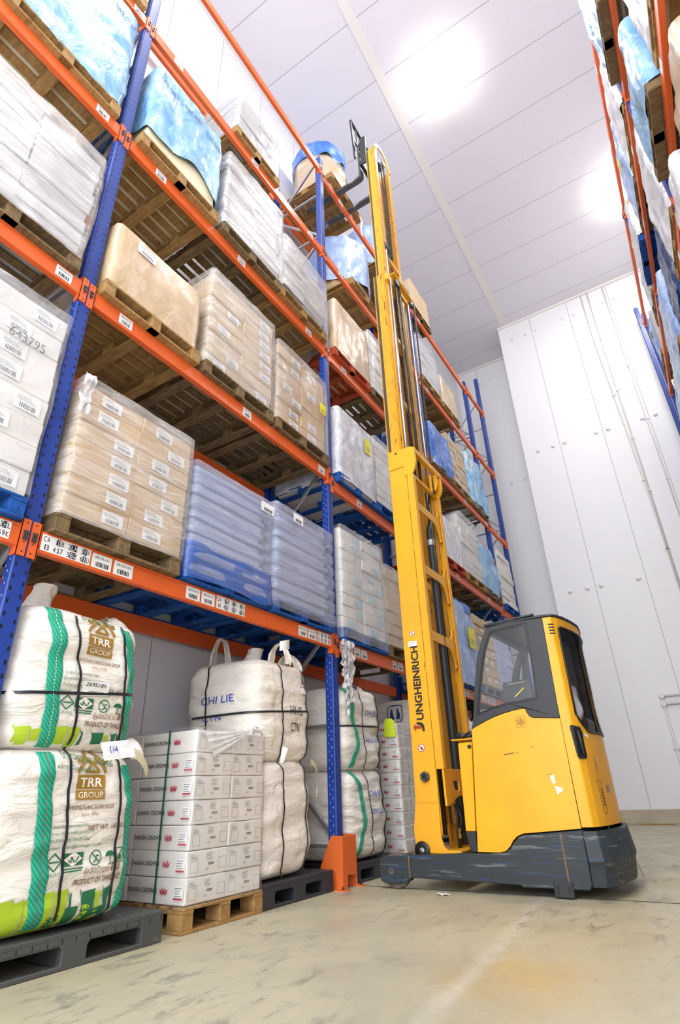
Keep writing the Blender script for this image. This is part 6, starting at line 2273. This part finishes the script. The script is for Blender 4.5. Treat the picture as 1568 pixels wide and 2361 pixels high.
# bottom cross member, cross plates with rounded cutouts, top yoke
XB = 1.035
MB().box(0.76, 1.10, YA + 0.02, YB - 0.02, 0.20, 0.285).build('mast_foot', 'yellowmast', tr, bevel=0.006)


def cross_plate(z0, z1, drop=0.20, r=0.13):
    ya, yb = YA + 0.03, YB - 0.03
    pts = [(ya, z0), (ya, z1), (yb, z1 + 0.0), (yb, z0 - drop)]
    pts = [(ya, z0), (ya, z1)]
    tail = (yb, z0 - drop)
    for k in range(7):                      # upper corner fillet at the far column
        a = math.pi / 2 * k / 6
        pts.append((yb - 0.06 - r + r * math.sin(a), z1 + r - r * math.cos(a)))
    pts += [(yb, z1 + r), tail]
    for k in range(7):
        a = math.pi / 2 * k / 6
        pts.append((yb - 0.06 - (drop * 0.9) * (1 - math.cos(a)), z0 - drop + drop * math.sin(a)))
    MB().prism(pts, 'x', XB - 0.03, XB - 0.012).build('mast_cross_plate', 'yellowmast', tr, bevel=0.003)


cross_plate(3.63, 3.73)
cross_plate(2.86, 2.96)
cross_plate(2.13, 2.235)
for zz in (3.68, 2.91, 2.18):
    for yy in (YA + 0.10, YA + 0.15):
        MB().lathe((XB - 0.011, yy, zz), 'x', [(0.007, 0), (0.007, 0.001)], 10).build('plate_hole', 'blackpl', tr)
ya, yb = YA - 0.002, YB
lower = [(ya, 0.63), (ya, 0.93), (yb, 0.93), (yb, 0.63)] + [(yb - (yb - ya) * k / 12, 0.63 + 0.075 * math.sin(math.pi * min(1, max(0, (k - 1) / 10)))) for k in range(1, 12)]
holes = []
for c_ in (YA + 0.27, YB - 0.27):
    holes.append([(c_ - 0.075, 0.83), (c_ + 0.06, 0.83), (c_ + 0.075, 0.815), (c_ + 0.075, 0.765), (c_ + 0.06, 0.75), (c_ - 0.03, 0.75), (c_ - 0.05, 0.77)])
MB().prism(lower, 'x', XB - 0.02, XB + 0.0, holes).build('mast_lower_plate', 'yellowmast', tr, bevel=0.003)
MB().box(XB, XB + 0.055, YA - 0.01, YB + 0.01, 4.33, 4.405).build('mast_top_yoke', 'yellowmast', tr, bevel=0.006)
MB().box(XB - 0.06, XB - 0.02, YA, YB, 4.055, 4.10).build('mast_yoke_shelf', 'yellowmast', tr, bevel=0.004)
for yy in (YA + 0.02, YB - 0.02, YB - 0.14):
    MB().prism([(XB - 0.05, 4.08), (XB + 0.03, 4.12), (XB + 0.055, 4.20), (XB + 0.05, 4.36), (XB - 0.05, 4.36)], 'y', yy - 0.008, yy + 0.008).build('yoke_gusset', 'yellowmast', tr)


def stage(name, x0, x1, ya, yb, z0, z1, railw, mat):
    """inner mast section: two channels, each with a dark running rail on the near face"""
    for s in (0, 1):
        f = (lambda y: y) if s == 0 else (lambda y: ya + yb - y)
        c = MB()
        c.box(x0 + railw, x1 - 0.03, f(ya), f(ya + 0.012), z0, z1)
        c.box(x0, x0 + 0.012, f(ya - 0.012), f(ya + 0.09), z0, z1)
        c.box(x1 - 0.03, x1 - 0.012, f(ya - 0.014), f(ya + 0.07), z0, z1)
        c.box(x1 - 0.012, x1, f(ya - 0.004), f(ya + 0.085), z0, z1)
        o = c.build(name, mat, tr, bevel=0.003)
        MB().box(x0 + 0.012, x0 + railw, f(ya - 0.002), f(ya + 0.012), z0, z1 - 0.02).build('running_rail', 'steeldk', o)
    return o


stage('middle_mast_channel', 0.725, 0.905, 5.265, 5.955, 0.45, 7.53, 0.045, 'yellowmast2')
stage('inner_mast_channel', 0.755, 0.92, 5.315, 5.89, 3.0, 10.66, 0.035, 'yellowmast2')
MB().box(0.88, 0.91, 5.275, 5.945, 5.25, 5.34).build('middle_cross_bar', 'yellowmast', tr, bevel=0.003)
MB().box(0.88, 0.91, 5.33, 5.88, 8.0, 8.08).build('inner_cross_bar', 'yellowmast', tr, bevel=0.003)
MB().box(0.80, 0.90, 5.33, 5.88, 6.4, 6.48).build('inner_cross_bar', 'yellowmast', tr, bevel=0.003)
# middle stage head plate with chain wheel
hp = MB().prism([(5.26, 7.44), (5.40, 7.60), (6.10, 7.60), (6.10, 7.52), (5.95, 7.46)], 'x', 0.93, 0.945)
hp.box(0.80, 1.00, 5.40, 6.10, 7.58, 7.60)
hp.box(0.84, 0.95, 5.27, 5.42, 7.38, 7.50)
hpo = hp.build('middle_head_plate', 'yellowmast', tr, bevel=0.003)
for yy in (5.52, 6.03):
    MB().lathe((0.955, yy, 7.50), 'x', [(0.02, 0), (0.055, 0), (0.06, 0.01), (0.05, 0.02), (0.06, 0.03), (0.055, 0.04), (0.02, 0.04)], 20).build('chain_wheel', 'steeldk', hpo, autos=True)
# inner stage head bow
bow = [(0.925, 5.32, 10.64), (0.925, 5.42, 10.82), (0.925, 5.62, 10.90), (0.925, 5.78, 10.82), (0.925, 5.88, 10.62)]
mb = MB()
for p, q in zip(bow, bow[1:]):
    mb.bar(p, q, 0.02, 0.075)
mb.build('inner_head_bow', 'yellowmast', tr, bevel=0.003)
MB().box(0.83, 0.92, 5.42, 5.62, 10.38, 10.50).build('cylinder_head', 'steeldk', tr, bevel=0.015)
MB().lathe((0.93, 5.55, 10.42), 'x', [(0.02, 0), (0.05, 0), (0.055, 0.01), (0.055, 0.03), (0.05, 0.04), (0.02, 0.04)], 20).build('chain_wheel', 'steeldk', tr)
# lift cylinders
MB().tube([(0.90, 5.395, 8.2), (0.90, 5.395, 10.4)], 0.020, 16).build('lift_rod', 'steel', tr, smooth=True)
MB().tube([(0.90, 5.395, 4.0), (0.90, 5.395, 8.15)], 0.034, 16).build('lift_cylinder', 'steeldk', tr, smooth=True)
MB().box(0.85, 0.94, 5.35, 5.52, 8.16, 8.26).build('cylinder_collar', 'steeldk', tr, bevel=0.008)
MB().tube([(0.955, 5.30, 4.1), (0.955, 5.33, 7.40)], 0.021, 16).build('lift_rod', 'steel', tr, smooth=True)
MB().tube([(0.955, 5.92, 4.1), (0.955, 5.92, 7.40)], 0.021, 16).build('lift_rod', 'steel', tr, smooth=True)
MB().tube([(0.93, 5.33, 0.4), (0.93, 5.33, 4.1)], 0.035, 16).build('lift_cylinder', 'blackpl', tr, smooth=True)
MB().tube([(0.93, 5.86, 0.4), (0.93, 5.86, 4.1)], 0.035, 16).build('lift_cylinder', 'blackpl', tr, smooth=True)


def chain(pts, w=0.032):
    mb = MB()
    for p, q in zip(pts, pts[1:]):
        p, q = Vector(p), Vector(q)
        L = (q - p).length
        n = max(2, int(L / 0.045))
        for k in range(n):
            a, b = p.lerp(q, k / n), p.lerp(q, (k + 0.82) / n)
            mb.bar(a, b, w if k % 2 else w * 0.72, 0.018, up=(1, 0, 0))
    return mb.build('lift_chain', 'chain', tr)


chain([(0.955, 5.52, 7.5), (0.955, 5.50, 4.1)], 0.038)
chain([(1.01, 6.03, 7.5), (1.03, 5.86, 4.05)], 0.03)
chain([(0.955, 5.555, 10.4), (0.955, 5.52, 8.0)], 0.036)
chain([(0.94, 5.47, 10.4), (0.94, 5.46, 8.0)], 0.022)
hs = MB().tube([(0.965, 5.62, 7.3), (0.965, 5.62, 7.48), (0.965, 5.585, 7.55), (0.965, 5.55, 7.5)], 0.018, 10)
hs.tube([(0.965, 5.62, 7.3), (0.975, 5.60, 4.1)], 0.018, 10)
hs.build('hydraulic_hose', 'hose', tr, smooth=True)
MB().tube([(0.985, 5.70, 3.58), (0.985, 5.665, 3.5), (0.985, 5.66, 2.2), (0.985, 5.66, 0.9), (0.985, 5.66, 0.3)], [0.028, 0.038, 0.04, 0.042, 0.042], 14).build('hose_bundle', 'hose', tr, smooth=True)
MB().lathe((0.985, 5.664, 3.30), 'z', [(0.045, 0), (0.048, 0.01), (0.048, 0.06), (0.045, 0.07)], 16).build('hose_clamp', 'galv', tr)
mb = MB()
for k, (y_, c_) in enumerate(((5.50, 0.0), (5.53, 0.03), (5.56, -0.02))):
    mb.tube([(0.99, y_, 0.64), (1.0 + c_, y_ + 0.01, 0.52), (0.99, y_ - 0.01 + c_, 0.40), (0.985, y_ + 0.02, 0.27)], 0.010, 8)
mb.build('hose_run', 'hose', tr, smooth=True)
MB().lathe((0.992, 5.53, 0.36), 'z', [(0.022, 0), (0.024, 0.02), (0.018, 0.04), (0.024, 0.06), (0.022, 0.08)], 12).build('hose_coupling', 'inkgold', tr)
MB().box(0.90, 0.98, 5.40, 5.55, 2.72, 2.80).build('valve_block', 'yellowmast2', tr, bevel=0.005)

# carriage, back rest and forks
cg = MB()
cg.box(0.56, 0.62, 5.42, 5.98, 10.60, 10.72)
cg.box(0.56, 0.62, 5.42, 5.98, 11.10, 11.22)
cg.box(0.60, 0.72, 5.40, 5.43, 10.55, 11.30)
cg.box(0.60, 0.72, 5.77, 5.80, 10.55, 11.30)
cgo = cg.build('fork_carriage', 'charcoal', tr, bevel=0.006)
br = MB()
for yy in (5.36, 6.06):
    br.bar((0.52, yy, 10.75), (0.48, yy, 11.92), 0.05, 0.03)
for yy in (5.53, 5.71, 5.89):
    br.bar((0.50, yy, 11.22), (0.485, yy, 11.90), 0.02, 0.02)
br.bar((0.48, 5.345, 11.92), (0.48, 6.075, 11.92), 0.05, 0.04)
br.bar((0.50, 5.345, 11.35), (0.50, 6.075, 11.35), 0.03, 0.04)
br.build('load_backrest', 'charcoal', cgo, bevel=0.004)
for yy in (5.575, 5.985):
    fk = MB()
    prof = [(-0.66, 10.462), (-0.62, 10.455), (0.42, 10.44), (0.50, 10.455), (0.53, 10.50), (0.53, 11.20), (0.485, 11.20), (0.485, 10.56), (0.47, 10.51), (0.43, 10.49), (-0.62, 10.472)]
    fk.prism(prof, 'y', yy - 0.055, yy + 0.055)
    fk.build('fork', 'forksteel', tr, bevel=0.008)

# ------------------------------------------------------------------ driver
dr = thing('person', 'seated driver in a grey long-sleeved top, half hidden behind the cab pillar', 'person', (2.0, YM, 0.90))


def skinned(name, mat, joints, links, parent, levels=2):
    vs = [Vector(j[:3]) - W[parent] for j in joints]
    me = bpy.data.meshes.new(name)
    me.from_pydata(vs, links, [])
    me.materials.append(M[mat])
    o = bpy.data.objects.new(name, me)
    COL.objects.link(o)
    o.parent = parent
    W[o] = W[parent]
    md = o.modifiers.new('body', 'SKIN')
    for sv, j in zip(me.skin_vertices[0].data, joints):
        r = j[3]
        sv.radius = (r, j[4] if len(j) > 4 else r)
    me.skin_vertices[0].data[0].use_root = True
    md.use_smooth_shade = True
    sb = o.modifiers.new('soft', 'SUBSURF')
    sb.levels = sb.render_levels = levels
    return o


J = [(2.05, YM, 0.98, 0.15, 0.12), (2.08, YM, 1.18, 0.14, 0.11), (2.09, YM, 1.36, 0.16, 0.11), (2.09, YM, 1.47, 0.09, 0.08), (2.075, YM, 1.55, 0.055), (2.055, YM, 1.62, 0.075, 0.07), (2.05, YM, 1.72, 0.095, 0.08), (2.05, YM, 1.80, 0.07, 0.06),
     (2.13, YM - 0.19, 1.42, 0.066), (2.235, YM - 0.30, 1.20, 0.056), (2.03, YM - 0.36, 1.11, 0.044), (1.88, YM - 0.36, 1.16, 0.030),
     (2.09, YM + 0.18, 1.42, 0.062), (2.10, YM + 0.27, 1.20, 0.05), (1.92, YM + 0.24, 1.12, 0.042), (1.76, YM + 0.20, 1.20, 0.030),
     (1.98, YM - 0.10, 0.96, 0.09), (1.70, YM - 0.11, 0.97, 0.075), (1.62, YM - 0.11, 0.62, 0.052), (1.58, YM - 0.11, 0.46, 0.04), (1.50, YM - 0.11, 0.44, 0.035),
     (1.98, YM + 0.10, 0.96, 0.09), (1.70, YM + 0.11, 0.97, 0.075), (1.62, YM + 0.11, 0.62, 0.052), (1.58, YM + 0.11, 0.46, 0.04), (1.50, YM + 0.11, 0.44, 0.035)]
Lk = [(0, 1), (1, 2), (2, 3), (3, 4), (4, 5), (5, 6), (6, 7), (2, 8), (8, 9), (9, 10), (10, 11), (2, 12), (12, 13), (13, 14), (14, 15), (0, 16), (16, 17), (17, 18), (18, 19), (19, 20), (0, 21), (21, 22), (22, 23), (23, 24), (24, 25)]
for (b, hx, hy, hz, sg) in ((11, 1.88, YM - 0.36, 1.16, 1), (15, 1.76, YM + 0.20, 1.20, -1)):   # palms and fingers
    i0 = len(J)
    J.append((hx - 0.06, hy, hz + 0.01, 0.032, 0.016))
    Lk.append((b, i0))
    for k, (dy, ln) in enumerate(((-0.027, 0.052), (-0.009, 0.066), (0.009, 0.062), (0.027, 0.05))):
        i = len(J)
        J.append((hx - 0.085, hy + dy, hz + 0.012, 0.009))
        J.append((hx - 0.085 - ln * 0.55, hy + dy * 1.05, hz + 0.005, 0.0085))
        J.append((hx - 0.085 - ln * 0.8, hy + dy, hz - 0.02, 0.0075))
        Lk += [(i0, i), (i, i + 1), (i + 1, i + 2)]
    i = len(J)
    J.append((hx - 0.045, hy + sg * 0.04, hz + 0.0, 0.011))
    J.append((hx - 0.08, hy + sg * 0.055, hz - 0.012, 0.009))
    Lk += [(i0, i), (i, i + 1)]
J = [(j[0] + 0.03, j[1], j[2] + (0.10 if j[2] > 0.9 else 0.0)) + tuple(j[3:]) for j in J]
body = skinned('body', 'skin', J, Lk, dr)
grow = lambda j, k: (j[0], j[1], j[2], j[3] * k + 0.008, (j[4] if len(j) > 4 else j[3]) * k + 0.008)
sj = [grow(J[i], 1.04) for i in (0, 1, 2, 3, 8, 9, 10, 12, 13, 14)] + [grow((1.96, YM - 0.36, 1.245, 0.034), 1.05), grow((1.85, YM + 0.215, 1.27, 0.034), 1.05)]
skinned('shirt', 'shirt', sj, [(0, 1), (1, 2), (2, 3), (2, 4), (4, 5), (5, 6), (6, 10), (2, 7), (7, 8), (8, 9), (9, 11)], dr)
tj = [grow(J[i], 1.05) for i in (0, 16, 17, 18, 19, 21, 22, 23, 24)]
skinned('trousers', 'trousers', tj, [(0, 1), (1, 2), (2, 3), (3, 4), (0, 5), (5, 6), (6, 7), (7, 8)], dr)
mb = MB()
mb.grid(lambda u, v: Vector((2.065 + 0.104 * math.cos(2 * math.pi * u) * math.sin(math.pi * 0.62 * v), YM + 0.086 * math.sin(2 * math.pi * u) * math.sin(math.pi * 0.62 * v), 1.725 + 0.115 * math.cos(math.pi * 0.62 * v))), 28, 12, closeu=True)
mb.v = [(p[0] + 0.03, p[1], p[2] + 0.10) for p in mb.v]
mb.build('hair', 'hair', dr, smooth=True)
mb = MB()
mb.tube([(1.958, YM, 1.715), (1.938, YM, 1.69), (1.955, YM, 1.68)], [0.008, 0.014, 0.01], 8)
for sg in (-1, 1):
    mb.tube([(1.972, YM + sg * 0.032, 1.725), (1.962, YM + sg * 0.032, 1.725)], [0.012, 0.006], 10, 1)
    mb.tube([(2.06, YM + sg * 0.078, 1.73), (2.065, YM + sg * 0.092, 1.71), (2.06, YM + sg * 0.080, 1.685)], [0.012, 0.016, 0.010], 8)
mb.tube([(1.965, YM - 0.024, 1.652), (1.958, YM, 1.650), (1.965, YM + 0.024, 1.652)], [0.003, 0.006, 0.003], 6, 2)
mb.v = [(p[0] + 0.03, p[1], p[2] + 0.10) for p in mb.v]
mb.build('face_features', ['skin', 'hair', 'inkred'], dr, smooth=True)

# ------------------------------------------------------------------ small things on the floor
o = thing('paper_scrap', 'small white scrap of paper on the floor before the truck', 'paper', (0.99, 5.0, 0.001))
mb = MB()
mb.grid(lambda u, v: Vector((0.95 + 0.10 * u + 0.02 * v, 4.98 + 0.05 * v - 0.01 * u, 0.002 + 0.012 * abs(math.sin(5 * u + 2 * v)))), 8, 5)
mb.build('scrap', 'paper', o)
tag(MB().box(1.50, 2.12, 13.62, 13.68, 0.0, 0.022).build('wood_strip', 'wood', bevel=0.003), 'thin wooden strip lying on the floor before the end wall', 'plank')
mb = MB()
for k in range(8):
    z_ = 2.7 - 0.11 * k
    x_ = -0.02 + 0.012 * math.sin(k)
    mb.add([(x_, 12.2 + 0.10 * k, z_), (x_, 12.3 + 0.10 * k, z_ - 0.11), (x_, 12.36 + 0.10 * k, z_ - 0.07), (x_, 12.26 + 0.10 * k, z_ + 0.04)], [(0, 1, 2, 3)], k % 2)
bt = mb.build('barrier_tape', ['tapered', 'paper'])
tag(bt, 'red and white barrier tape hung across the last rack bay', 'tape')
